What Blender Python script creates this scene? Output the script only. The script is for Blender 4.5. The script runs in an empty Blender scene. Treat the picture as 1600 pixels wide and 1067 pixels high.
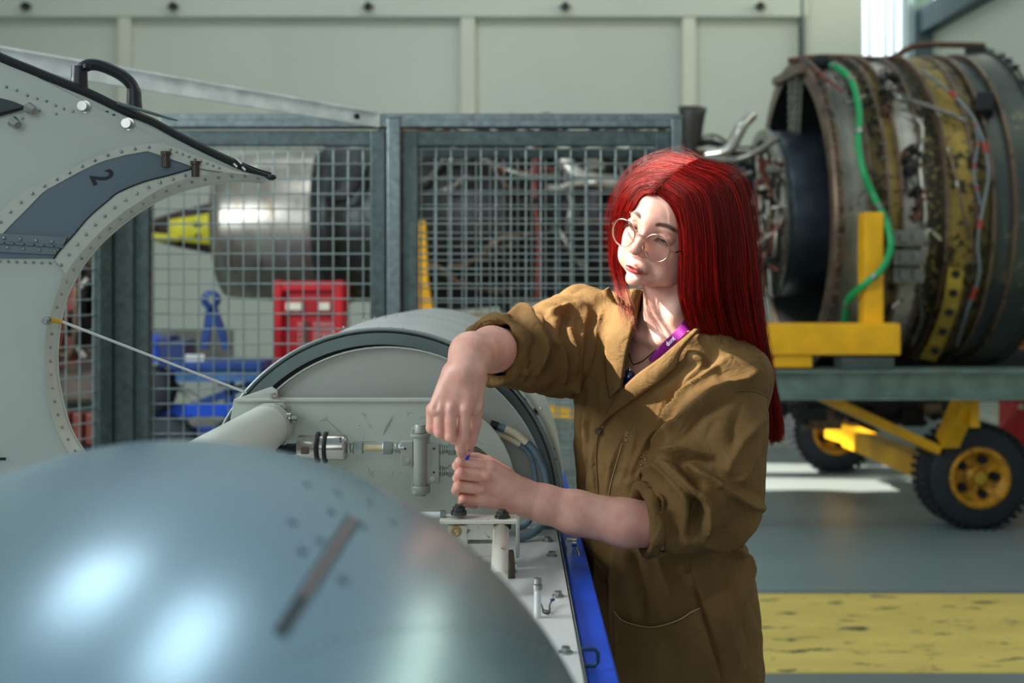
import bpy, bmesh, math, random
import numpy as np
from mathutils import Vector, Matrix, noise
from mathutils.bvhtree import BVHTree
import openvdb as vdb

random.seed(7); rng = np.random.default_rng(7)
SC = bpy.context.scene
COL = SC.collection
F = 1777.8; HY = 420.0; CZ = 1.5          # focal length in pixels, horizon row, camera height

# ------------------------------------------------------------------ camera, world, sun, exposure
cam_d = bpy.data.cameras.new('camera'); cam = bpy.data.objects.new('camera', cam_d); COL.objects.link(cam)
cam.location = (0, 0, CZ); cam.rotation_euler = (math.pi/2, 0, 0)
cam_d.sensor_width = 36; cam_d.lens = 40.0; cam_d.shift_y = -(533.5-HY)/1600
cam_d.clip_start = 0.02
cam_d.dof.use_dof = True; cam_d.dof.focus_distance = 1.88; cam_d.dof.aperture_fstop = 3.4
SC.camera = cam
w = bpy.data.worlds.new('sky'); SC.world = w; w.use_nodes = True
nt = w.node_tree; bg = nt.nodes['Background']
tc = nt.nodes.new('ShaderNodeTexCoord'); sp = nt.nodes.new('ShaderNodeSeparateXYZ'); rp = nt.nodes.new('ShaderNodeValToRGB')
nt.links.new(tc.outputs['Generated'], sp.inputs[0]); nt.links.new(sp.outputs['Z'], rp.inputs[0]); nt.links.new(rp.outputs[0], bg.inputs['Color'])
rp.color_ramp.elements[0].color = (0.62, 0.66, 0.66, 1); rp.color_ramp.elements[1].color = (0.60, 0.78, 0.88, 1)
bg.inputs['Strength'].default_value = 0.42
sd = bpy.data.lights.new('sun', 'SUN'); sun = bpy.data.objects.new('sun', sd); COL.objects.link(sun)
SUN = Vector((0.72, -0.06, -0.62)).normalized()
sun.rotation_euler = SUN.to_track_quat('-Z', 'Y').to_euler()
sd.energy = 15.0; sd.color = (1.0, 0.93, 0.82); sd.angle = math.radians(0.6)
def area(name, loc, target, sx, sy, power, color):
    l = bpy.data.lights.new(name, 'AREA'); l.shape = 'RECTANGLE'; l.size = sx; l.size_y = sy; l.energy = power; l.color = color
    o = bpy.data.objects.new(name, l); COL.objects.link(o); o.location = loc
    o.rotation_euler = (Vector(target)-Vector(loc)).to_track_quat('-Z', 'Y').to_euler(); return o
area('front_fill_light', (-1.5, -5.0, 3.2), (0.2, 3, 1.2), 3.6, 3.0, 55, (0.86, 0.94, 1.0))  # added fill from behind the camera; no door stands there
area('left_key_light', (-4.6, 1.0, 3.6), (0.2, 2.0, 1.2), 2.4, 2.2, 270, (0.86, 0.95, 1.0))  # added soft key from the left, for modelling; no window stands there
area('roof_light', (-1.4, 4.4, 6.0), (-1.4, 4.0, 0), .9, 1.7, 20, (0.92, 0.97, 1.0))
area('roof_light', (.50, 3.4, 6.0), (.5, 3.0, 0), .8, 1.7, 17, (0.92, 0.97, 1.0))
area('wall_fill_light', (-.5, 8.6, 6.2), (-.5, 12, 2.6), 7.0, .6, 50, (0.93, 1.0, 0.96))  # added unseen lamp that only brightens the back wall
SC.view_settings.view_transform = 'Standard'; SC.view_settings.look = 'None'
SC.view_settings.exposure = 0.28; SC.view_settings.gamma = 1.0; SC.view_settings.use_curve_mapping = False

# ------------------------------------------------------------------ helpers
def P(px, py, Y): return Vector(((px-800)/F*Y, Y, CZ-(py-HY)/F*Y))
def lin(c):
    return tuple((x/12.92 if x <= .04045 else ((x+.055)/1.055)**2.4) for x in [v/255 for v in c])
MATS = {}
def mat(name, rgb, rough=.5, metal=0., var=.12, scale=6., bump=0., bscale=80., rgb2=None, thr=None, stretch=None, coat=0., bdist=.002, spec=None):
    """procedural principled material; rgb in sRGB 0..255; rgb2/thr adds a second colour in noise patches"""
    if name in MATS: return MATS[name]
    m = bpy.data.materials.new(name); m.use_nodes = True; n = m.node_tree; b = n.nodes['Principled BSDF']
    c = lin(rgb); L = n.links
    t = n.nodes.new('ShaderNodeTexCoord'); mp = n.nodes.new('ShaderNodeMapping'); L.new(t.outputs['Object'], mp.inputs[0])
    if stretch: mp.inputs['Scale'].default_value = stretch
    nz = n.nodes.new('ShaderNodeTexNoise'); nz.inputs['Scale'].default_value = scale; nz.inputs['Detail'].default_value = 6
    L.new(mp.outputs[0], nz.inputs['Vector'])
    r = n.nodes.new('ShaderNodeValToRGB'); L.new(nz.outputs['Fac'], r.inputs[0])
    e = r.color_ramp.elements; e[0].position = .3; e[1].position = .7
    e[0].color = (*[x*(1-var) for x in c], 1); e[1].color = (*[min(1, x*(1+var)) for x in c], 1)
    out = r.outputs[0]
    if rgb2:
        n2 = n.nodes.new('ShaderNodeTexNoise'); n2.inputs['Scale'].default_value = scale*2.3; n2.inputs['Detail'].default_value = 9; n2.inputs['Roughness'].default_value = .65
        L.new(mp.outputs[0], n2.inputs['Vector'])
        r2 = n.nodes.new('ShaderNodeValToRGB'); L.new(n2.outputs['Fac'], r2.inputs[0])
        th = .58 if thr is None else thr
        r2.color_ramp.elements[0].position = th; r2.color_ramp.elements[1].position = min(1, th+.06)
        mx = n.nodes.new('ShaderNodeMixRGB'); L.new(r2.outputs[0], mx.inputs[0]); L.new(out, mx.inputs[1]); mx.inputs[2].default_value = (*lin(rgb2), 1)
        out = mx.outputs[0]
    L.new(out, b.inputs['Base Color'])
    b.inputs['Roughness'].default_value = rough; b.inputs['Metallic'].default_value = metal
    if coat: b.inputs['Coat Weight'].default_value = coat
    if spec is not None: b.inputs['Specular IOR Level'].default_value = spec
    if bump:
        n3 = n.nodes.new('ShaderNodeTexNoise'); n3.inputs['Scale'].default_value = bscale; n3.inputs['Detail'].default_value = 4
        L.new(mp.outputs[0], n3.inputs['Vector'])
        bp = n.nodes.new('ShaderNodeBump'); bp.inputs['Strength'].default_value = bump; bp.inputs['Distance'].default_value = bdist
        L.new(n3.outputs['Fac'], bp.inputs['Height']); L.new(bp.outputs[0], b.inputs['Normal'])
    MATS[name] = m; return m

def frame(d):
    d = Vector(d).normalized(); a = Vector((0, 0, 1)) if abs(d.z) < .9 else Vector((1, 0, 0))
    u = d.cross(a).normalized(); return u, d.cross(u).normalized(), d
class MB:
    """collects shapes; build() links them as ONE mesh object"""
    def __init__(s): s.v = []; s.f = []; s.sm = []
    def add(s, vs, fs, smooth=False):
        o = len(s.v); s.v += [tuple(x) for x in vs]; s.f += [tuple(i+o for i in f) for f in fs]; s.sm += [smooth]*len(fs); return s
    def box(s, c, size, rot=None):
        c = Vector(c); hx, hy, hz = [x/2 for x in size]
        vs = [Vector((x, y, z)) for x in (-hx, hx) for y in (-hy, hy) for z in (-hz, hz)]
        if rot is not None: vs = [rot @ v for v in vs]
        return s.add([v+c for v in vs], [(0,1,3,2),(4,6,7,5),(0,4,5,1),(2,3,7,6),(0,2,6,4),(1,5,7,3)])
    def bar(s, a, b, wd, th, up=(0, 0, 1)):
        a = Vector(a); b = Vector(b); d = (b-a); L = d.length; d.normalize()
        x = d.cross(Vector(up))
        if x.length < 1e-4: x = d.cross(Vector((0, 1, 0)))
        x.normalize(); z = x.cross(d)
        R = Matrix((x, d, z)).transposed()
        return s.box((a+b)/2, (wd, L, th), R)
    def tube(s, pts, r, n=10, cap=True, closed=False, smooth=True):
        pts = [Vector(p) for p in pts]; m = len(pts)
        rs = r if isinstance(r, (list, tuple)) else [r]*m
        vs = []; fs = []; pu = None
        for i, p in enumerate(pts):
            if closed: d = pts[(i+1) % m]-pts[i-1]
            else: d = pts[min(i+1, m-1)]-pts[max(i-1, 0)]
            if d.length < 1e-9: d = Vector((0, 0, 1))
            d.normalize()
            if pu is None: u, v, _ = frame(d)
            else:
                u = pu-d*pu.dot(d)
                if u.length < 1e-6: u = frame(d)[0]
                u.normalize(); v = d.cross(u)
            pu = u
            for k in range(n):
                a = 2*math.pi*k/n; vs.append(p+(u*math.cos(a)+v*math.sin(a))*rs[i])
        for i in range(m if closed else m-1):
            j = (i+1) % m
            for k in range(n): fs.append((i*n+k, i*n+(k+1) % n, j*n+(k+1) % n, j*n+k))
        s.add(vs, fs, smooth)
        if cap and not closed:
            s.add(vs[:n], [tuple(range(n))[::-1]]); s.add(vs[-n:], [tuple(range(n))])
        return s
    def cyl(s, a, b, r, n=16, r2=None): return s.tube([a, b], [r, r if r2 is None else r2], n)
    def lathe(s, prof, org, ax, n=48, a0=0, a1=2*math.pi, smooth=True, u=None):
        """prof: (t along axis, radius)"""
        U, V, D = frame(ax); org = Vector(org)
        if u is not None: U = Vector(u).normalized(); V = U.cross(D)
        full = abs(a1-a0-2*math.pi) < 1e-6; m = n if full else n+1; vs = []; fs = []
        for t, r in prof:
            for k in range(m):
                a = a0+(a1-a0)*k/n; vs.append(org+D*t+(U*math.cos(a)+V*math.sin(a))*r)
        for i in range(len(prof)-1):
            for k in range(n):
                k2 = (k+1) % m; fs.append((i*m+k, i*m+k2, (i+1)*m+k2, (i+1)*m+k))
        return s.add(vs, fs, smooth)
    def hexnut(s, a, b, r): return s.tube([a, b], [r, r], 6, smooth=False)
    def sphere(s, c, r, n=10, sc=(1, 1, 1), rot=None):
        c = Vector(c); vs = []; fs = []; m = n//2
        for i in range(m+1):
            t = math.pi*i/m
            for k in range(n):
                a = 2*math.pi*k/n; q = Vector((math.sin(t)*math.cos(a)*r*sc[0], math.sin(t)*math.sin(a)*r*sc[1], math.cos(t)*r*sc[2]))
                vs.append(c+(rot @ q if rot is not None else q))
        for i in range(m):
            for k in range(n): fs.append((i*n+k, (i+1)*n+k, (i+1)*n+(k+1) % n, i*n+(k+1) % n))
        return s.add(vs, fs, True)
    def strip(s, A, B, thick=(0, .003, 0)):
        """solid ribbon between two 3-D polylines"""
        n = len(A); t = Vector(thick); vs = [Vector(a) for a in A]+[Vector(b) for b in B]; vs += [v+t for v in vs]; fs = []
        for i in range(n-1):
            fs += [(i, i+1, n+i+1, n+i), (2*n+i, 3*n+i, 3*n+i+1, 2*n+i+1), (i, 2*n+i, 2*n+i+1, i+1), (n+i, n+i+1, 3*n+i+1, 3*n+i)]
        fs += [(0, n, 3*n, 2*n), (n-1, 3*n-1, 4*n-1, 2*n-1)]
        return s.add(vs, fs)
    def plate(s, pts, thick):
        from mathutils.geometry import tessellate_polygon
        pts = [Vector(p) for p in pts]; t = Vector(thick); n = len(pts)
        tri = tessellate_polygon([pts]); vs = pts+[p+t for p in pts]
        fs = [tuple(f) for f in tri]+[tuple(i+n for i in f)[::-1] for f in tri]+[(i, (i+1) % n, n+(i+1) % n, n+i) for i in range(n)]
        return s.add(vs, fs)
    def build(s, name, m, parent=None, label=None, kind=None, bevel=0, sub=0):
        me = bpy.data.meshes.new(name); me.from_pydata(s.v, [], s.f)
        me.polygons.foreach_set('use_smooth', s.sm); me.update()
        bm = bmesh.new(); bm.from_mesh(me); bmesh.ops.recalc_face_normals(bm, faces=bm.faces); bm.to_mesh(me); bm.free()
        o = bpy.data.objects.new(name, me); COL.objects.link(o)
        if m: me.materials.append(m)
        if bevel:
            b = o.modifiers.new('bevel', 'BEVEL'); b.width = bevel; b.segments = 2; b.limit_method = 'ANGLE'; b.harden_normals = False
        if label: o['label'] = label
        if kind: o['kind'] = kind
        if parent: attach(o, parent)
        return o
def attach(o, parent):
    # every parent sits at a pure translation; children keep their world place
    o.parent = parent; w = Vector((0, 0, 0)); q = parent
    while q: w += q.location; q = q.parent
    o.location = Vector(o.location)-w
def tag(o, label=None, cat=None, group=None, kind=None):
    if label: o['label'] = label
    if cat: o['category'] = cat
    if group: o['group'] = group
    if kind: o['kind'] = kind
    return o
def thing(name, label, cat, loc=(0, 0, 0), group=None):
    o = bpy.data.objects.new(name, None); COL.objects.link(o); o.location = loc; o.empty_display_size = .05
    return tag(o, label, cat, group)
def solo(name, mb, m, label, cat, group=None, bevel=0):
    return tag(mb.build(name, m, bevel=bevel), label, cat, group)
def struct(name, mb, m, bevel=0, parent=None):
    o = mb.build(name, m, parent=parent, bevel=bevel)
    if not parent: o['kind'] = 'structure'
    return o
def spline(pts, n):
    """Catmull-Rom resample of 3-D points"""
    pts = [Vector(p) for p in pts]; q = [pts[0]*2-pts[1]]+pts+[pts[-1]*2-pts[-2]]; out = []
    m = len(pts)-1
    for i in range(n):
        t = i/(n-1)*m; k = min(int(t), m-1); u = t-k; a, b, c, d = q[k:k+4]
        out.append(.5*((2*b)+(c-a)*u+(2*a-5*b+4*c-d)*u*u+(3*b-a-3*c+d)*u**3))
    return out
def text_obj(name, txt, size, loc, rot, m, parent=None, extrude=.0004, bold=0.0, label=None, kind=None):
    cu = bpy.data.curves.new(name, 'FONT'); cu.body = txt; cu.size = size; cu.extrude = extrude; cu.offset = bold; cu.align_x = 'CENTER'; cu.align_y = 'CENTER'
    o = bpy.data.objects.new(name, cu); COL.objects.link(o); cu.materials.append(m); o.location = loc; o.rotation_euler = rot
    bpy.context.view_layer.update()
    me = bpy.data.meshes.new_from_object(o); bpy.data.objects.remove(o); o = bpy.data.objects.new(name, me); COL.objects.link(o)
    o.location = loc; o.rotation_euler = rot
    if parent: attach(o, parent)
    if label: o['label'] = label
    return o
# ------------------------------------------------------------------ materials
M_wall = mat('painted_wall', (198, 204, 192), .75, var=.05, scale=.6, bump=.1, bscale=30)
M_wall2 = mat('painted_wall_panel', (210, 212, 196), .7, var=.05, scale=.8)
M_galv = mat('galvanised_steel', (118, 129, 128), .42, .75, var=.25, scale=45, bump=.15, bscale=90)
M_galvd = mat('dark_galvanised', (82, 94, 93), .45, .6, var=.25, scale=40)
M_wire = mat('mesh_wire', (148, 160, 158), .4, .7, var=.2, scale=20)
M_paint = mat('grey_painted_aluminium', (172, 180, 168), .38, .1, var=.05, scale=5, coat=.15, rgb2=(158, 160, 150), thr=.70)
M_paint2 = mat('warm_grey_paint', (156, 160, 152), .42, .1, var=.06, scale=7, rgb2=(120, 118, 105), thr=.72)
M_flange = mat('flange_paint', (178, 182, 172), .35, .15, var=.05, scale=9)
M_dpanel = mat('blue_grey_panel', (104, 120, 130), .35, .3, var=.06, scale=4)
M_steel = mat('bright_steel', (190, 190, 185), .22, 1., var=.12, scale=30)
M_rivet = mat('rivet_metal', (150, 155, 150), .3, .9, var=.2, scale=60)
M_cowl = mat('blue_grey_cowl_metal', (150, 178, 192), .27, .75, var=.07, scale=4, stretch=(1, .4, 1))
M_skin_al = mat('bare_aluminium', (214, 216, 212), .34, .6, var=.1, scale=9)
M_rubber = mat('black_rubber', (18, 22, 26), .55, 0, var=.2, scale=30)
M_plast = mat('black_plastic', (22, 28, 36), .38, 0, var=.15, scale=20)
M_white = mat('white_deck_paint', (206, 208, 204), .3, .05, var=.05, scale=9, rgb2=(150, 146, 136), thr=.68, coat=.2)
M_chip = mat('chipped_cream_paint', (212, 208, 194), .4, .1, var=.06, scale=20, rgb2=(70, 62, 52), thr=.60)
M_blue = mat('blue_painted_steel', (4, 78, 204), .4, .1, var=.2, scale=10)
M_dblue = mat('dark_blue_painted_steel', (22, 62, 128), .4, .1, var=.35, scale=14, rgb2=(90, 110, 140), thr=.68)
M_red = mat('red_painted_steel', (200, 22, 34), .42, 0, var=.18, scale=12)
M_yel = mat('yellow_painted_steel', (232, 172, 12), .5, 0, var=.15, scale=7, rgb2=(150, 105, 30), thr=.68)
M_ywrap = mat('yellow_wrap', (214, 206, 40), .5, 0, var=.15, scale=10)
M_tyre = mat('tyre_rubber', (24, 32, 38), .7, 0, var=.25, scale=12, bump=.3, bscale=40)
M_brown = mat('rusty_brown', (92, 62, 46), .6, .2, var=.3, scale=16)
M_dark = mat('dark_engine_metal', (38, 38, 36), .5, .5, var=.5, scale=12)
M_dark2 = mat('black_recess', (16, 18, 20), .7, .2, var=.4, scale=20)
M_ctan = mat('tan_sleeve', (196, 186, 158), .55, 0, var=.08, scale=30)
M_hose = mat('blue_grey_hose', (88, 112, 124), .5, 0, var=.12, scale=50)
M_valve = mat('grey_valve_paint', (150, 154, 146), .42, .25, var=.08, scale=30, rgb2=(92, 90, 82), thr=.72)

# ------------------------------------------------------------------ the hall
def floor_mat():
    m = mat('concrete_floor', (120, 130, 128), .42, 0, var=.16, scale=.9, bump=.05, bscale=25, stretch=(.35, 2.2, 1), rgb2=(98, 106, 106), thr=.62); return m
struct('floor', MB().box((0, 5, -.05), (24, 26, .1)), floor_mat())
wb = MB(); wb.box((-6.15, 12.15, 2.6), (19.7, .2, 5.6)); wb.box((4.2, 12.15, 1.72), (1.0, .2, 3.84)); wb.box((4.45, 12.15, 4.52), (.5, .2, 1.76))
struct('wall_back', wb, M_wall)
# pilasters, top beam and recessed bays on the back wall
for i, (a, b) in enumerate(((-4.13, -4.02), (-.53, -.40), (1.80, 1.92), (-8.2, -8.0))):
    struct('trim_%d' % (i+1), MB().box(((a+b)/2, 12.0, 2.4), (b-a+.02, .12, 5.0)), M_wall2, bevel=.01)
struct('trim_5', MB().box((-2.4, 11.99, 4.32), (11.0, .14, .36)), M_wall, bevel=.01)
struct('trim_6', MB().box((-2.9, 11.97, 4.50), (10.0, .2, .10)), M_galvd, bevel=.01)
for i, px in enumerate((40, 270, 575, 883, 1188)):
    p = P(px, 8, 11.84)
    t = thing('cable_hanger', 'small dark cable hanger on the wall beam, ' + ('leftmost of the five', 'second from left', 'middle one of the five', 'fourth from left', 'rightmost of the five')[i], 'bracket', p, 'cable hangers under the wall beam')
    MB().box(p, (.06, .08, .05)).build('clip', M_dark2, t, bevel=.008); MB().tube([p+Vector((-.06, 0, -.01)), p+Vector((0, 0, -.06)), p+Vector((.06, 0, -.01))], .012, 6).build('hook', M_dark, t)
# window in the back wall with bright daylight behind
M_day = bpy.data.materials.new('window_daylight'); M_day.use_nodes = True
b_ = M_day.node_tree.nodes['Principled BSDF']; b_.inputs['Emission Color'].default_value = (.85, .95, 1, 1); b_.inputs['Emission Strength'].default_value = 1.2; b_.inputs['Base Color'].default_value = (.8, .9, 1, 1)
wn = struct('window_1', MB().box((3.93, 12.22, 4.5), (.60, .03, 1.8)), M_day)
fr = MB()
for x in (3.71, 3.80, 3.97, 4.06, 4.16): fr.box((x, 12.1, 4.5), (.022, .06, 1.8))
fr.box((3.93, 12.1, 3.66), (.5, .08, .05)); fr.build('window_frame', mat('pale_frame', (205, 215, 215), .5), wn)
# right wall with steel beam, post
struct('wall_right', MB().box((4.45, 7.0, 2.6), (.2, 10.5, 5.6)), mat('right_wall_paint', (200, 206, 192), .7, var=.04, scale=.7))
struct('trim_7', MB().box((4.28, 7.6, 4.06), (.16, 9, .26)), mat('slate_beam', (70, 92, 98), .5, .4), bevel=.01)
struct('trim_8', MB().box((4.26, 11.86, 2.6), (.20, .2, 5.6)), mat('slate_post', (98, 118, 118), .5, .4), bevel=.01)
solo('drain_pipe', MB().cyl((3.04, 11.95, 0), (3.04, 11.95, 5.2), .035, 10), M_galvd, 'dark vertical pipe running up the back wall left of the bright window', 'pipe')
struct('baseboard_right', MB().box((4.32, 7.0, .08), (.05, 10.5, .16)), M_wall2)
# unseen left wall, added to block the sun; its openings shape the beam
lw = MB(); X0 = -6.1
Z0, Z1 = 6.60, 8.1
sun_gaps = [(2.40, 3.25), (8.35, 8.85), (8.95, 9.45)]
lw.box((X0, 2.5, Z0/2), (.2, 25, Z0)); lw.box((X0, 2.5, (Z1+13)/2), (.2, 25, 13-Z1))
ys = [-10]+[v for a in sun_gaps for v in a]+[15]
for a, b in zip(ys[0::2], ys[1::2]): lw.box((X0, (a+b)/2, (Z0+Z1)/2), (.2, b-a, Z1-Z0))
lwo = struct('wall_left_unseen', lw, M_wall)
fr = MB()
for a, b in sun_gaps: fr.box((X0, (a+b)/2, 7.62), (.06, b-a, .05))
fr.build('window_frame', M_galvd, lwo)  # unseen bars across the sun openings
# painted floor stripe (worn), with lighter field behind
def stripe_mat():
    m = mat('yellow_floor_paint', (232, 206, 112), .55, 0, var=.10, scale=4, stretch=(.5, 1.5, 1), rgb2=(96, 92, 72), thr=.57)
    return m
struct('trim_9', MB().box((3.2, 4.73, .002), (8.0, 1.02, .004)), stripe_mat())
struct('trim_10', MB().box((3.2, 5.95, .001), (8.0, 1.30, .002)), mat('pale_floor_field', (128, 146, 148), .4, 0, var=.1, scale=1.2, stretch=(.3, 2, 1)))
struct('trim_11', MB().box((1.9, 9.6, .02), (2.6, .05, .04)), mat('kerb_white', (200, 198, 186), .6))

# ------------------------------------------------------------------ mesh fence
def fence(A, B, z0, z1, label, grp, fw=.05, nx=.05, post=True, wires=True):
    A = Vector(A); B = Vector(B); d = (B-A); L = d.length; d.normalize(); nrm = Vector((d.y, -d.x, 0)); up = Vector((0, 0, 1))
    t = thing('mesh_fence', label, 'fence', (A.x, A.y, 0), grp)
    for q in (A+d*fw/2, B-d*fw/2): MB().bar(q+up*z0, q+up*z1, fw, .04, up=nrm).build('upright', M_galvd, t, bevel=.003)
    MB().bar(A+d*fw+up*(z1-fw/2), B-d*fw+up*(z1-fw/2), .036, fw).build('top_rail', M_galvd, t, bevel=.003)
    MB().bar(A+d*fw+up*(z0+fw/2), B-d*fw+up*(z0+fw/2), .036, fw).build('bottom_rail', M_galvd, t, bevel=.003)
    mb = MB(); n = int((L-2*fw)/nx)
    for i in range(n+1): q = A+d*(fw+i*nx+.01); mb.tube([q+up*z0, q+up*z1], .0027, 5, cap=False)
    z = z0+fw
    while z < z1-fw: mb.tube([A+up*z+nrm*.004, B+up*z+nrm*.004], .0027, 5, cap=False); z += nx
    mb.build('wire_mesh', M_wire, t, kind='stuff'); return t
FY = 3.8
def X(px, Y=FY): return (px-800)/F*Y
fence((X(212), FY, 0), (X(603), FY, 0), .0, 1.96, 'galvanised mesh fence panel with the yellow wrapped exhaust and blue cart behind it', 'galvanised mesh fence panels')
fence((X(630), FY, 0), (X(1046), FY, 0), .0, 1.96, 'galvanised mesh fence panel directly left of the red hair, doubled mesh', 'galvanised mesh fence panels')
fence((X(640, 4.1), 4.1, 0), (X(1030, 4.1), 4.1, 0), 0, 1.93, 'second mesh leaf standing just behind the fence panel beside the red hair', 'galvanised mesh fence panels', fw=.03)
c0 = Vector((X(192), FY, 0)); fence(c0+Vector((-.03, -.05, 0)), c0+Vector((-.75, -1.15, 0)), .0, 1.96, 'side mesh fence panel turning towards the viewer, seen through the round cutout', 'galvanised mesh fence panels')
for px, wd, lb in ((193, .09, 'dark galvanised corner post of the fence seen through the round cutout'), (617, .045, 'pale galvanised post between the two large fence panels'), (1055, .035, 'galvanised end post of the fence behind the red hair')):
    t = thing('fence_post', lb, 'post', (X(px), FY, 0)); MB().box((X(px), FY-.01, 1.0), (wd, .06, 2.0)).build('post_tube', M_galv if wd < .08 else M_galvd, t, bevel=.004)
    MB().box((X(px), FY-.01, .005), (wd+.08, .14, .01)).build('base_plate', M_galvd, t)
    MB().box((X(px)-.0, FY-.01, 2.003), (wd+.004, .064, .006)).build('post_cap', M_galv, t)
solo('fence_top_channel', MB().box(((X(255)+X(1062))/2, FY, 1.985), (X(1062)-X(255), .07, .03)).box(((X(255)+X(1062))/2, FY-.03, 2.003), (X(1062)-X(255), .012, .022)), M_galv, 'long galvanised channel lying along the top of the fence panels', 'rail', bevel=.002)
# galvanised strut with holes, lying on the fence top
st = thing('steel_strut', 'long bright galvanised strut with two holes, sloping down to the fence top', 'strut', P(590, 188, 3.72))
a, b = P(-40, 82, 2.75), P(592, 187, 3.72)
MB().bar(a, b, .012, .052).build('flat_bar', M_s := mat('bright_zinc', (232, 238, 238), .45, .15, var=.2, scale=14), st, bevel=.002)
d_ = (b-a).normalized(); up_ = Vector((0, 0, 1))
MB().bar(a+up_*.02+Vector((0, -.015, 0)), b+up_*.02+Vector((0, -.015, 0)), .03, .006).build('flange', M_s, st)
for px, py in ((545, 179), (558, 182)):
    q = P(px, py, 3.63); MB().cyl(q+Vector((0, -.004, 0)), q+Vector((0, .002, 0)), .009, 12).build('hole', M_dark2, st)
# ------------------------------------------------------------------ the big engine on its stand (axis along X, behind the fence)
EC = Vector((2.34, 7.3, 1.87)); TILT = .026
AX = Vector((math.cos(TILT), 0, math.sin(TILT)))      # towards the fan
def E_at(X): return EC+AX*((X-EC.x)/AX.x)
eng = thing('aircraft_engine', 'huge bare jet engine with open rear duct, olive bands and tangled pipes', 'engine', (EC.x, EC.y, 0.9))
def M_band(nm, rgb, rgb2, thr=.5, rough=.42, metal=.55, sc=5): return mat(nm, rgb, rough, metal, var=.3, scale=sc, rgb2=rgb2, thr=thr, bump=.3, bscale=18, bdist=.01)
B_metal = M_band('stained_titanium', (150, 150, 138), (88, 80, 62), .58)
B_light = M_band('pale_case_metal', (200, 196, 182), (140, 120, 80), .60)
B_olive = M_band('olive_case_metal', (150, 128, 66), (58, 50, 34), .52)
B_olive2 = M_band('dark_olive_case', (96, 84, 48), (40, 38, 30), .5)
B_blk = M_band('grimy_case_band', (60, 58, 46), (170, 150, 90), .56, sc=14)
B_dgrey = M_band('dark_grey_case', (70, 78, 76), (112, 112, 98), .6, sc=3)
B_rim = M_band('brown_flange', (112, 94, 78), (60, 56, 50), .55)
R0 = .955
def band(name, x0, x1, r0, r1, m, n=96, groove=0, parent=eng, a0=0, a1=2*math.pi):
    k = max(2, int((x1-x0)/.02)); prof = []
    for i in range(k+1):
        t = i/k; r = r0+(r1-r0)*t+(groove*math.sin(t*k*1.1))
        prof.append(((x0-EC.x)+(x1-x0)*t, r))
    return MB().lathe(prof, EC, AX, n, a0, a1).build(name, m, parent)
# outer case, from the rear opening (left) to the fan flange (right)
x = 1.84
for (wd, ra, rb, m, nm) in ((.16, .925, .935, B_metal, 'rear_case'), (.10, .93, .94, B_olive2, 'olive_band'), (.07, .945, .945, B_olive, 'olive_band'), (.13, .935, .945, B_light, 'pale_band'), (.12, .93, .93, B_blk, 'accessory_band'),
                            (.16, .955, .965, B_olive, 'olive_band'), (.10, .96, .955, B_olive2, 'olive_band'), (.12, .95, .95, B_dgrey, 'containment_band'), (.20, .975, .985, B_dgrey, 'containment_band')):
    band(nm, x, x+wd, ra, rb, m); 
    f = MB(); 
    f.lathe([(x-EC.x-.008, ra-.03), (x-EC.x-.008, .978), (x-EC.x+.010, .978), (x-EC.x+.010, ra-.03)], EC, AX, 96, smooth=False)
    f.build('flange', B_rim, eng)
    x += wd
XR = x
band('front_flange', XR-.03, XR, 1.0, 1.0, B_dgrey); 
f = MB().lathe([(XR-EC.x-.04, .9), (XR-EC.x-.04, 1.0), (XR-EC.x, 1.0), (XR-EC.x, .88)], EC, AX, 96, smooth=False); f.build('front_flange', B_dgrey, eng)
mb = MB()      # bolts round the flanges
for xf, n in ((1.84, 70), (2.10, 70), (2.30, 70), (2.58, 70), (XR-.05, 56)):
    for k in range(n):
        a = 2*math.pi*k/n; u, v, d = frame(AX); q = E_at(xf)+(u*math.cos(a)+v*math.sin(a))*.962
        mb.tube([q-d*.022, q+d*.02], .009, 5, smooth=False)
mb.build('flange_bolts', M_rivet, eng, kind='stuff')
# rear duct rim and inside wall of the duct
MB().lathe([(1.80-EC.x, .86), (1.80-EC.x, .955), (1.845-EC.x, .955), (1.845-EC.x, .90)], EC, AX, 96).build('duct_rim', B_rim, eng)
MB().lathe([(1.81-EC.x, .865), (2.4-EC.x, .84), (2.85-EC.x, .82)], EC, AX, 64).build('duct_liner', M_dark2, eng)
for k in range(26):     # outlet guide vanes deep in the duct
    a = 2*math.pi*k/26; u, v, d = frame(AX); r_ = u*math.cos(a)+v*math.sin(a); tn = d.cross(r_)
    MB().bar(E_at(2.30)+r_*.50, E_at(2.30)+r_*.84, .16, .008, up=(tn+d*.4)).build('guide_vane', mat('vane_metal', (70, 76, 80), .35, .8, var=.3), eng)
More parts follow.
